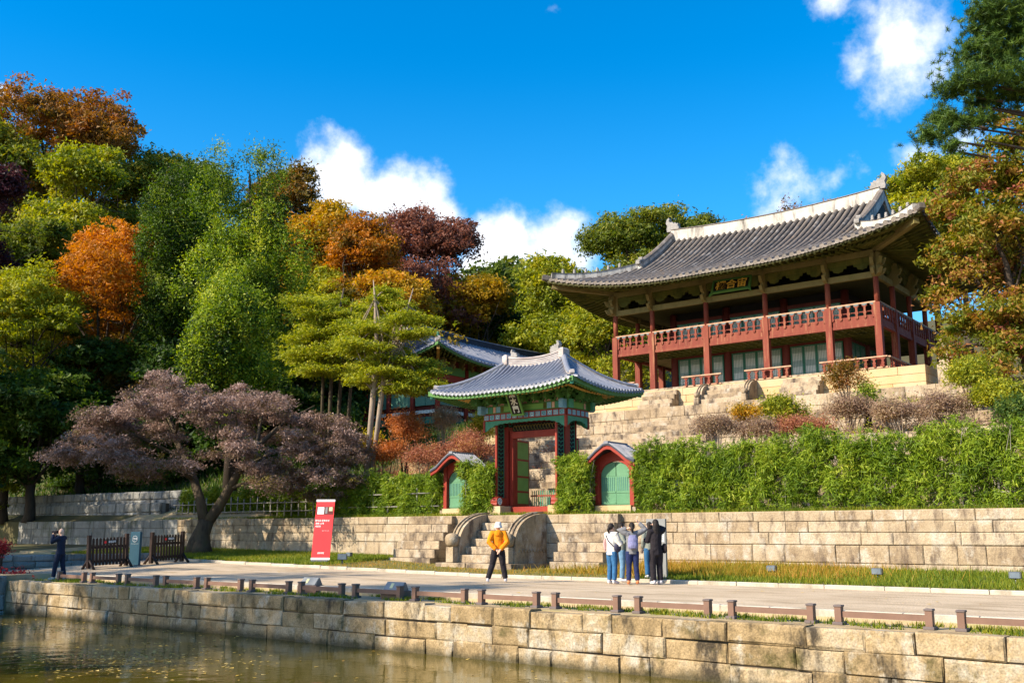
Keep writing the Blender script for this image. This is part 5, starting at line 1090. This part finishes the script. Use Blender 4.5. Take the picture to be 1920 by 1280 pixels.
grass('dry_grass','rust and yellow dry grass below the wall behind the students',10000,strip(-18.5,-9.5,25.6,29.5,True),.24,GRR,2,.014)
grass('lawn_grass','green grass around the foot of the maple',36000,strip(-45,-28,24.7,29.5),.12,GR,3)
grass('scrub_grass','sparse dry tufts on the earth in front of the stairs',3000,strip(-28,-15,24.7,28),.07,GRR,4)
def topstrip(rs,n): x=rs.uniform(-46,6,n); y=rs.uniform(29.9,30.5,n); return np.stack([x,y,np.full(n,1.98)],1)
grass('wall_top_grass','yellow-green grass along the top of the retaining wall',26000,topstrip,.14,GR,5)
def weeds(rs,n):
    c=np.stack([rs.uniform(-33,8,150),rs.uniform(16.75,17.7,150)],1); i=rs.randint(0,150,n); p=c[i]+rs.normal(size=(n,2))*np.array([.16,.06]); return np.stack([p[:,0],np.clip(p[:,1],16.7,17.75),np.full(n,-.17)],1)
grass('edge_weeds','small weeds in the soil between the pond wall and the rails',9000,weeds,.09,GR,6)
def slope(rs,n):
    x=rs.uniform(-35,4,n); y=rs.uniform(33,47.5,n); return np.stack([x,y,[gz(a,b) for a,b in zip(x,y)]],1)
grass('terrace_grass','thin green grass on the terrace treads',12000,slope,.10,GR,7,.016)
def bank(rs,n):
    x=rs.uniform(-75,-38,n); y=rs.uniform(31.5,62,n); return np.stack([x,y,[gz(a,b) for a,b in zip(x,y)]],1)
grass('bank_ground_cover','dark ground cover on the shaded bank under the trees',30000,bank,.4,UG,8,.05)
# fallen leaves
def fallen(name,label,P,sz,mat,seed):
    rs=np.random.RandomState(seed); n=len(P); V=leafquads(P,sz*rs.uniform(.6,1.4,size=n),.6,np.tile([0,0,9.],(n,1)),rs); V[:,2]=np.maximum(V[:,2],np.repeat(P[:,2],3)-.002); tag(quads(name,V,rs.uniform(size=n),mat),label,'leaves',kind='stuff')
rs=np.random.RandomState(9); FL=lm('fallen',[(.34,.20,.04),(.58,.38,.06),(.62,.46,.16)],trans=.1)
q=np.concatenate([np.stack([rs.normal(210,110,620),rs.normal(1232,15,620)],1),np.stack([rs.normal(120,90,420),rs.normal(1176,7,420)],1),np.stack([rs.uniform(0,520,260),rs.uniform(1165,1275,260)],1),np.stack([rs.uniform(500,1200,50),rs.uniform(1215,1278,50)],1)])
c=np.array([on_z(a,b,-1.172)[:2] for a,b in q]); c=c[(c[:,0]>-33)&(c[:,1]<16.15)&(c[:,1]>2.5)]; fallen('floating_leaves','yellow fallen leaves floating on the pond',np.stack([c[:,0],c[:,1],np.full(len(c),-1.172)],1),.04,FL,1)
c=np.stack([rs.uniform(-34,8,420),rs.uniform(18,29,420)],1); fallen('fallen_leaves','scattered dry leaves on the path and the grass',np.stack([c[:,0],c[:,1],[gz(a,b)+.02 for a,b in c]],1),.04,FL,2)
# trees on the west bank, out of the picture to the left, that shade the left end of the pond
for i,(x,y,h,r) in enumerate([(-44,-3,20,5),(-37,-6,22,4.5),(-50,4,18,5),(-31,-7,24,3.6),(-56,10,17,5),(-62,22,16,5.5),(-52,-6,21,5.5),(-46,8,17,4),(-50.5,16.5,17,4.2),(-58,17,18,5)]):
    rs=np.random.RandomState(900+i); z=gz(x,y); T=thing('bank_tree','leafy tree on the %s of the west bank, outside the picture'%['pond side','near corner','middle','near end','far side','far end','back','middle of the near side','inner slope','outer slope'][i],'tree',(x,y,z),0,'west bank trees')
    Lb=auto_lobes(np.array([0,0,h*.66]),r,r,h*.36,7,rs); V,t,cc=crown(Lb,150,40,.8,.2,rs); m=MB(); skeleton(m,(0,0,0),[l[:3] for l in Lb[1:]],.25,rs); link('trunk',m.mesh('trunk'),BARK,T); quads('crown',V,t,G1,T)
# ---------------- street furniture ----------------
def setz(p,dz=0): return (float(p[0]),float(p[1]),gz(p[0],p[1])+dz)
post=MB().cbox((0,0,.145),(.11,.13,.29),.006).mesh('post'); pcap=MB().cbox((0,0,.30),(.135,.155,.035),.008).mesh('post_cap'); pfoot=MB().cbox((0,0,.02),(.17,.22,.05),.008).mesh('post_foot'); prail=MB().box((.05,-.03,.12),(1.41,.03,.215)).mesh('rail')
ORD='first second third fourth fifth sixth seventh eighth ninth tenth eleventh twelfth thirteenth fourteenth fifteenth sixteenth seventeenth'.split()
for i in range(17):
    T=thing('low_rail','low brown two-post rail on the pond edge, %s from the left end'%ORD[i],'railing',(-31.55+1.94*i,17.05,-.165),0,'low rails along the pond edge')
    for x in (0,1.46): link('post',post,FENCEW,T,(x,0,0)); link('post_cap',pcap,FENCEC,T,(x,0,0)); link('post_foot',pfoot,FENCEC,T,(x,0,0))
    link('rail',prail,FENCEW,T)
def box_sign(label,px,py):
    p=on_z(px,py,0.0); T=thing('box_sign',label,'sign',setz(p,.005),math.radians(4)); T.scale=(.85,.9,1.05)
    MB().cbox((0,0,.09),(.78,.34,.18),.01).build('box',FENCEW,T); MB().prism([(-.15,.181),(.15,.181),(.03,.36)],-.33,.33,'x').build('stand',LAMPM,T)
    m=MB(); m.box((-.31,-.006,0),(.31,.006,.24)); m.build('panel',GREYM,T,(0,-.155,.19),(math.radians(-45),0,0)); 
    MB().box((-.12,-.012,.05),(-.02,-.007,.19)).build('panel_print',YELLOWP,T,(0,-.155,.19),(math.radians(-45),0,0))
YELLOWP=M('pale_yellow_print',[(.62,.58,.30),(.66,.62,.36)],scale=3)
box_sign('small brown box sign with slanted panel on the path, the left one',583,1098); box_sign('small brown box sign with slanted panel on the path, the right one',742,1108)
def barrier(label,p0,p1):
    d=np.array(p1)-np.array(p0); L_=float(np.hypot(d[0],d[1])); T=thing('picket_barrier',label,'barrier',setz(p0),math.atan2(d[1],d[0]))
    T.rotation_euler=(0,-math.atan2(gz(p1[0],p1[1])-gz(p0[0],p0[1]),L_),math.atan2(d[1],d[0]))
    for x in (0,L_):
        MB().cbox((x,0,.62),(.12,.12,1.16),.01).build('post',BARW,T)
        for s in (-1,1): MB().tube([(x,0,.38),(x,s*.34,.01)],.05,6).build('foot',BARW,T)
    for z in (.22,.72): MB().box((.06,-.03,z),(L_-.06,.03,z+.09)).build('rail',BARW,T)
    n=10
    for k in range(n): x=.14+(L_-.28)*k/(n-1); MB().prism([(x-.045,.12),(x+.045,.12),(x+.045,1.05),(x,1.1),(x-.045,1.05)],-.055,-.031,'y').build('picket',BARW,T)
    MB().box((L_*.34,-.075,.86),(L_*.72,-.057,1.0)).build('notice_plate',BLACK,T); MB().tube([(L_*.39,-.081,.93),(L_*.39,-.076,.93)],.05,12,smooth=False).build('red_mark',BANR,T); link('lettering',text_mesh('출입금지',.085,bold=.002),WHITEP,T,(L_*.57,-.08,.935),(math.pi/2,0,0))
q0=on_z(165,1071,0.0); D0=float(q0@_f0); q1=at(236,1060,D0+1.3); barrier('brown picket barrier nearer the man with the camera',q0,q1)
q2=at(283,1056,D0+2.2); q3=at(341,1046,D0+3.7); barrier('brown picket barrier nearer the maple trunk',q2,q3)
p=at(252,1060,D0+1.7); T=thing('teal_sign_post','teal rectangular sign post with a white ring between the picket barriers','sign',setz(p),YAW-.25)
MB().cbox((0,0,.62),(.40,.14,1.24),.008).build('panel',SIGNT,T); MB().cbox((0,0,.02),(.5,.3,.04),.01).build('base',LAMPM,T)
MB().tube([(.11*math.cos(a),-.076,.98+.11*math.sin(a)) for a in np.linspace(0,2*math.pi,20)],.011,4,cap=False).build('ring',PANE,T); link('lettering',text_mesh('안내',.09,bold=.003),PANE,T,(0,-.074,.98),(math.pi/2,0,0)); MB().box((-.16,-.075,.80),(.16,-.071,.808)).build('rule',PANE,T)
# leaning red banner
p=on_z(600,1050,.26); p=on_y(600,1048,25.6); BT=thing('red_banner','red standing banner with white lettering on the grass by the kerb','banner',(p[0],p[1],gz(p[0],p[1])),YAW-.12)
BT.rotation_euler=(math.radians(-13),0,YAW-.10); lean=BT; w=.70; h=2.22
pb=MB().cbox((0,0,.13+h/2),(w,.03,h),.004).build('banner_sheet',BANR,BT); MB().cbox((0,0,.13+h),(w+.02,.05,.09),.01).build('top_bar',WHITEP,BT); MB().cbox((0,0,.15),(w+.02,.05,.09),.01).build('bottom_bar',WHITEP,BT); MB().cbox((0,.02,.05),(.62,.3,.1),.03).build('foot',LAMPM,BT)
MB().box((-w/2+.02,-.022,1.82),(w/2-.03,-.017,2.12)).build('photo_print',REDD,BT); MB().box((-w/2+.07,-.026,1.83),(-.03,-.0225,2.1)).build('photo_print',WHITEP,BT); MB().box((.02,-.026,1.85),(.10,-.0225,2.1)).build('photo_print',GREYM,BT); MB().box((.16,-.026,1.95),(.29,-.0225,2.1)).build('photo_print',YELLOWP,BT)
for i,(tx,x,z,s) in enumerate([('창덕궁 문화유산',-.06,1.58,.082),('관련 소개',-.15,1.47,.082),('사진전',-.21,1.36,.082)]): link('lettering',text_mesh(tx,s,bold=.002),WHITEP,BT,(x,-.021,z),(math.pi/2,0,0))
link('lettering',text_mesh('2021.10.1-11.30',.04),WHITEP,BT,(.1,-.021,1.2),(math.pi/2,0,0)); link('lettering',text_mesh('문화재청',.07,bold=.002),WHITEP,BT,(0,-.021,.36),(math.pi/2,0,0))
# grey information board behind the students
T=thing('information_board','tall grey information board standing behind the dark-haired student in black','sign',(*on_y(1232,1040,24.95)[:2],gz(-14.3,24.95)),.05); T.scale=(.75,1,1)
MB().cbox((0,0,.82),(.78,.09,1.62),.006).build('board',GREYM,T); MB().box((.02,-.05,1.0),(.34,-.046,1.42)).build('text_panel',PANE,T); MB().cbox((0,0,.03),(.9,.3,.06),.01).build('base',LAMPM,T)
for k in range(6): MB().box((.05,-.052,1.06+k*.055),(.30,-.0505,1.072+k*.055)).build('text_line',LAMPM,T)
GLASSD=M('dark_glass',[(.10,.13,.16),(.16,.20,.24)],scale=3,rough=.15,spec=.6)
def flood(label,px,py,Y,s=1.0,rz=0):
    p=on_y(px,py,Y); T=thing('floodlight',label,'lamp',setz(p),rz,'small ground floodlights')
    MB().tube([(0,0,-.03),(0,0,.14*s)],.02*s,6).build('stem',LAMPM,T); MB().cbox((0,0,.2*s),(.26*s,.14*s,.17*s),.02).build('housing',LAMPM,T); MB().box((-.11*s,-.078*s,.135*s),(.11*s,-.071*s,.265*s)).build('glass',GLASSD,T)
flood('small floodlight in the dry grass right of the students',1447,1066,26.8); flood('small floodlight in the green grass halfway to the right edge',1645,1074,26.6); flood('small floodlight in the grass at the right edge of the picture',1904,1082,26.4); flood('dark floodlight tilted beside the red banner',642,1048,25.7,1.3,.7); flood('small floodlight in the grass behind the red banner',655,1036,27.6,.9)
def plate(label,x,y,z): 
    T=thing('step_notice',label,'sign',(x,y,z),0,'small notices on the stairs'); MB().box((-.2,-.01,0),(.2,.0,.14)).build('plate',PANE,T,None,(math.radians(-35),0,0)); MB().box((-.15,-.016,.06),(.15,-.011,.075)).build('text_line',LAMPM,T,None,(math.radians(-35),0,0)); MB().cbox((0,.04,.03),(.3,.1,.06),.01).build('foot',LAMPM,T)
plate('small white notice on the left side staircase',-26.9,29.15,1.38); plate('small white notice on the upper steps of the central staircase',XC+.45,29.02,1.46); plate('small white notice on the right side staircase',-19.6,29.15,1.38)
# ---------------- people ----------------
def fused(name,m,mat,parent,vox,smooth=6):
    me=m.mesh(name); o=link(name,me,mat,parent); r=o.modifiers.new('r','REMESH'); r.mode='VOXEL'; r.voxel_size=vox; r.use_smooth_shade=True
    s=o.modifiers.new('s','SMOOTH'); s.factor=.5; s.iterations=smooth; return o
def ell(m,c,r,n=10,k=7):
    vs=[];fs=[]
    for i in range(k+1):
        a=-math.pi/2+math.pi*i/k
        for j in range(n): b=2*math.pi*j/n; vs.append((c[0]+r[0]*max(.02,math.cos(a))*math.cos(b),c[1]+r[1]*max(.02,math.cos(a))*math.sin(b),c[2]+r[2]*math.sin(a)))
    for i in range(k):
        for j in range(n): q=(j+1)%n; fs.append((i*n+j,i*n+q,(i+1)*n+q,(i+1)*n+j))
    fs+=[tuple(range(n))[::-1],tuple(k*n+j for j in range(n))]; m.add(vs,fs)
def loft(m,rings,n=12):                              # rings: (x,y,z,rx,ry)
    vs=[];fs=[]
    for x,y,z,a,b in rings:
        for j in range(n): t=2*math.pi*j/n; vs.append((x+a*math.cos(t),y+b*math.sin(t),z))
    for i in range(len(rings)-1):
        for j in range(n): q=(j+1)%n; fs.append((i*n+j,i*n+q,(i+1)*n+q,(i+1)*n+j))
    fs+=[tuple(range(n))[::-1],tuple((len(rings)-1)*n+j for j in range(n))]; m.add(vs,fs)
def lerp(a,b,t): return tuple(a[i]+(b[i]-a[i])*t for i in range(3))
def person(label,loc,rz,H,J,top,legs,shoes,hair,topc,legc,shoec,skinm=None,legw=1.0,hem=.84,group=None,sleeve=1.0,hairc=None):
    k=H/1.7; T=thing('person',label,'person',loc,rz,group); T.scale=(k,k,k)
    D=dict(head=(0,.015,1.60),neck=(0,0,1.46),shL=(-.175,0,1.40),shR=(.175,0,1.40),elL=(-.22,-.02,1.13),elR=(.22,-.02,1.13),wrL=(-.22,.06,.90),wrR=(.22,.06,.90),hiL=(-.09,0,.92),hiR=(.09,0,.92),knL=(-.10,.02,.50),knR=(.10,.02,.50),anL=(-.10,-.01,.09),anR=(.10,-.01,.09),toe=(0,1,0)); D.update(J)
    m=MB(); hx,hy,hz=D['head']
    ell(m,(hx,hy,hz),(.075,.092,.112),14,9); ell(m,(hx,hy+.035,hz-.06),(.055,.06,.06)); ell(m,(hx,hy+.095,hz-.018),(.014,.022,.024))
    for s in (-1,1): ell(m,(hx+s*.078,hy-.005,hz-.01),(.014,.025,.034),8,5)
    m.tube([D['neck'],(hx*.6,hy*.6,hz-.08)],[.058,.052],10); loft(m,[(0,0,.86,.13,.09),(0,0,1.0,.125,.085),(0,0,1.15,.12,.085),(0,0,1.32,.15,.10),(0,0,1.42,.13,.075),(0,0,1.47,.06,.055)])
    for s,u in ((-1,'L'),(1,'R')):
        sh,e,w=D['sh'+u],D['el'+u],D['wr'+u]; m.tube([lerp((0,0,1.38),sh,.6),sh,lerp(sh,e,.5),e,lerp(e,w,.4),w],[.06,.058,.048,.042,.038,.028],9)
        d=Vector(w)-Vector(e); d.normalize(); side=d.cross(Vector((0,0,1))); side=side.normalized() if side.length>.1 else Vector((1,0,0)); w=Vector(w); pm=w+d*.055
        m.tube([w,pm,w+d*.09],[.027,.034,.03],8)
        for q,(o,ln) in enumerate(((-.028,.062),(-.01,.075),(.010,.07),(.027,.055))): r0=w+d*.08+side*o; up_=d.cross(side)*.012; m.tube([r0,r0+d*ln*.55+up_*.6,r0+d*ln+up_*2],[.0105,.0095,.008],6)
        th=w+d*.03+side*-.03*s; m.tube([th,th+d*.03-side*.025*s,th+d*.06-side*.03*s],[.013,.011,.009],6)
        h_,kn,an=D['hi'+u],D['kn'+u],D['an'+u]; m.tube([h_,lerp(h_,kn,.5),kn,lerp(kn,an,.35),an],[.092,.078,.058,.055,.04],10); m.tube([an,(an[0],an[1]+.06,an[2]-.04),(an[0],an[1]+.14,an[2]-.06)],[.04,.035,.03],8)
    fused('body',m,skinm or SKIN,T,.0105,2)
    for s in (-1,1): e=MB(); ell(e,(hx+s*.03,hy+.086,hz+.005),(.011,.007,.007),8,5); link('eye',e.mesh('eye'),BLACK,T)
    e=MB(); e.tube([(hx-.022,hy+.088,hz-.062),(hx,hy+.096,hz-.064),(hx+.022,hy+.088,hz-.062)],.005,5); link('mouth',e.mesh('mouth'),LIPM,T)
    # clothes
    m=MB(); loft(m,[(0,-.005,hem,.175,.125),(0,0,hem+.1,.172,.125),(0,0,1.12,.165,.122),(0,0,1.30,.178,.128),(0,0,1.41,.155,.10),(0,0,1.475,.085,.08)])
    for u in 'LR':
        sh,e,w=D['sh'+u],D['el'+u],D['wr'+u]; w2=lerp(e,w,.93); m.tube([lerp((0,0,1.36),sh,.5),sh,lerp(sh,e,.5),e,lerp(e,w,.5),w2],[.085*sleeve,.078*sleeve,.070*sleeve,.064*sleeve,.060*sleeve,.050*sleeve],10)
    fused('jacket',m,topc,T,.014,4)
    m=MB(); loft(m,[(0,0,hem-.02,.13,.105),(0,0,.92,.145,.11),(0,0,1.0,.14,.105)])
    for u in 'LR':
        h_,kn,an=D['hi'+u],D['kn'+u],D['an'+u]; a2=lerp(kn,an,.95); m.tube([h_,lerp(h_,kn,.45),kn,lerp(kn,an,.5),a2],[.108,.098*legw,.080*legw,.076*legw,.070*legw],10)
    fused('trousers',m,legc,T,.014,3)
    for u in 'LR':
        an=D['an'+u]; m=MB(); m.tube([(an[0],an[1]-.05,an[2]-.03),(an[0],an[1]+.03,an[2]-.035),(an[0],an[1]+.12,an[2]-.045),(an[0],an[1]+.19,an[2]-.055)],[.044,.048,.045,.03],10); ell(m,(an[0],an[1]-.02,an[2]-.01),(.045,.055,.05)); s=fused('shoe',m,shoec,T,.012,2)
    m=MB(); ell(m,(hx,hy-.018,hz+.025),(.088,.098,.108),14,9); hair(m,hx,hy,hz) if hair else None
    if hair is not None: fused('hair',m,hairc or HAIR,T,.012,3)
    return T
LIPM=M('lips',[(.40,.16,.13),(.42,.18,.15)],scale=5)
CW=cloth('white_fleece',(.74,.70,.64)); CO=cloth('orange_jacket',(.85,.27,.008)); CB=cloth('black_cloth',(.022,.018,.022)); CG=cloth('grey_knit',(.21,.21,.22)); CN=cloth('navy_cloth',(.02,.03,.10)); CJ=cloth('blue_denim',(.035,.13,.28)); CL=cloth('light_denim',(.14,.27,.42)); CS=cloth('navy_suit',(.012,.02,.045)); CV=cloth('lavender_bag',(.22,.22,.38)); CD=cloth('dark_bag',(.06,.055,.09)); CGR=cloth('sage_jacket',(.24,.26,.22)); SHW=cloth('white_shoe',(.72,.68,.70)); SHO=cloth('orange_shoe',(.70,.24,.10)); CP=cloth('purple_cuff',(.12,.05,.30)); CPK=cloth('pink_bag',(.62,.36,.34)); CGH=cloth('grey_hair',(.20,.19,.18))
def extra(T,name,mat,fn,vox=.012,sm=4): m=MB(); fn(m); return fused(name,m,mat,T,vox,sm)
pz=lambda p,dz=0.012: (float(p[0]),float(p[1]),gz(p[0],p[1])+dz)
# walker in orange
T=person('person in orange hooded jacket, white hat and black trousers, hands behind the back',pz((-17.6,22.0)),YAW,1.60,dict(elL=(-.27,-.10,1.15),elR=(.27,-.10,1.15),wrL=(-.05,-.19,.93),wrR=(.06,-.20,.92),knL=(-.17,.05,.50),knR=(.14,.04,.50),anL=(-.30,-.04,.095),anR=(.22,.06,.095),head=(0,.03,1.60)),1,1,1,None,CO,CB,SHW,legw=1.12,hem=.95,sleeve=1.25)
def hat(m): loft(m,[(0,.02,1.555,.135,.145),(0,.02,1.575,.125,.135),(0,.02,1.62,.105,.118),(0,.02,1.70,.095,.105),(0,.02,1.735,.06,.07)])
extra(T,'bucket_hat',CW,hat); extra(T,'hood',CO,lambda m: ell(m,(0,-.10,1.40),(.12,.07,.11)))
extra(T,'cuff',CP,lambda m: m.tube([(.14,-.17,.985),(.10,-.19,.95)],[.05,.048],10)); extra(T,'waistband',WHITEP,lambda m: loft(m,[(0,0,.93,.168,.122),(0,0,.965,.17,.124)]))
def pony(m,x,y,z): m.tube([(x,y-.09,z+.0),(x,y-.14,z-.06),(x,y-.12,z-.17)],[.045,.045,.02],8)
def longh(L_=.5,w=.095):
    def f(m,x,y,z): loft(m,[(x,y-.07,z-L_,w*.7,.035),(x,y-.08,z-L_*.6,w,.055),(x,y-.065,z-.15,w*1.05,.07),(x,y-.04,z,.09,.08)])
    return f
def shorth(m,x,y,z): ell(m,(x,y-.05,z-.05),(.085,.06,.09))
T=person('person in white fleece jacket and blue jeans with dark shoulder bag, leftmost of the group',pz(on_z(1148,1095,0)),YAW-.9,1.56,dict(elL=(-.25,.12,1.12),elR=(.25,.10,1.12),wrL=(-.10,.26,1.22),wrR=(.12,.28,1.18)),1,1,1,pony,CW,CJ,SHW,hem=.82,sleeve=1.3,group='students by the information board')
extra(T,'shoulder_bag',CD,lambda m: (ell(m,(.20,.05,1.02),(.07,.14,.13)),)); extra(T,'bag_strap',CD,lambda m: m.tube([(-.13,-.10,1.40),(.02,-.155,1.22),(.18,-.10,1.06)],[.02,.02,.02],6)); extra(T,'backpack',CPK,lambda m: ell(m,(-.21,-.03,1.12),(.05,.10,.2)))
T=person('person in sage jacket and light jeans with loose dark hair behind the white fleece',pz(on_z(1167,1091,0)),YAW-1.7,1.58,dict(elL=(-.24,.10,1.15),elR=(.24,.10,1.15),wrL=(-.10,.28,1.30),wrR=(.10,.28,1.28)),1,1,1,longh(.3,.09),CGR,CL,SHW,hem=.86,group='students by the information board')
T=person('person in grey top with lavender backpack and navy trousers, hands raised to the head',pz(on_z(1187,1096,0)),YAW,1.58,dict(elL=(-.38,.02,1.50),elR=(.40,.02,1.52),wrL=(-.14,-.05,1.55),wrR=(.20,.06,1.72),shL=(-.19,0,1.43),shR=(.19,0,1.43),anL=(-.12,-.01,.09),anR=(.13,0,.09)),1,1,1,pony,CG,CN,SHO,hem=.84,sleeve=1.15,group='students by the information board')
bp=extra(T,'backpack',CV,lambda m: loft(m,[(0,-.18,.98,.12,.06),(0,-.20,1.05,.15,.085),(0,-.20,1.25,.145,.08),(0,-.18,1.37,.10,.055)])); extra(T,'backpack_pocket',CV,lambda m: loft(m,[(0,-.27,1.0,.10,.035),(0,-.28,1.10,.11,.04),(0,-.27,1.17,.10,.03)]))
for s in (-1,1): extra(T,'backpack_strap',CD,lambda m: m.tube([(s*.10,-.15,1.36),(s*.12,0,1.475),(s*.12,.12,1.36)],[.02,.022,.02],6))
T=person('person all in black with very long black hair and white shoes, rightmost of the group',pz(on_z(1232,1096,0)),YAW+.35,1.66,dict(elR=(.30,.05,1.46),wrR=(.10,.16,1.55),elL=(-.22,.08,1.13),wrL=(-.18,.28,1.18)),1,1,1,longh(.62,.11),CB,CB,SHW,legw=1.1,hem=.76,sleeve=1.1,group='students by the information board')
extra(T,'handbag',CB,lambda m: ell(m,(.24,-.02,.95),(.06,.13,.14)))
T=person('person in blue jeans and white shoes mostly hidden behind the one in black',pz(on_z(1220,1091,0)),YAW+.2,1.52,dict(elR=(.26,.06,1.2),wrR=(.16,.2,1.3)),1,1,1,shorth,CGR,CJ,SHW,hem=.86,group='students by the information board')
T=person('man in dark navy suit aiming a camera at the left end of the pond wall',(-31.9,17.2,-.145),YAW+1.45,1.62,dict(elL=(-.20,.22,1.25),elR=(.22,.20,1.22),wrL=(-.03,.30,1.52),wrR=(.07,.28,1.50),anL=(-.11,.13,.09),anR=(.12,-.14,.09),knL=(-.10,.09,.5),knR=(.10,-.05,.5),head=(0,.03,1.60)),1,1,1,None,CS,CS,cloth('grey_shoe',(.30,.36,.34)),hem=.83,sleeve=1.1,hairc=CGH)
extra(T,'camera_body',CB,lambda m: m.box((-.07,.16,1.54),(.08,.23,1.64)),.01,1); extra(T,'camera_lens',CB,lambda m: m.tube([(0,.23,1.585),(0,.36,1.585)],[.045,.05],12),.01,1); extra(T,'chest_badge',PANE,lambda m: ell(m,(.11,.115,1.22),(.07,.03,.07)),.012,2)
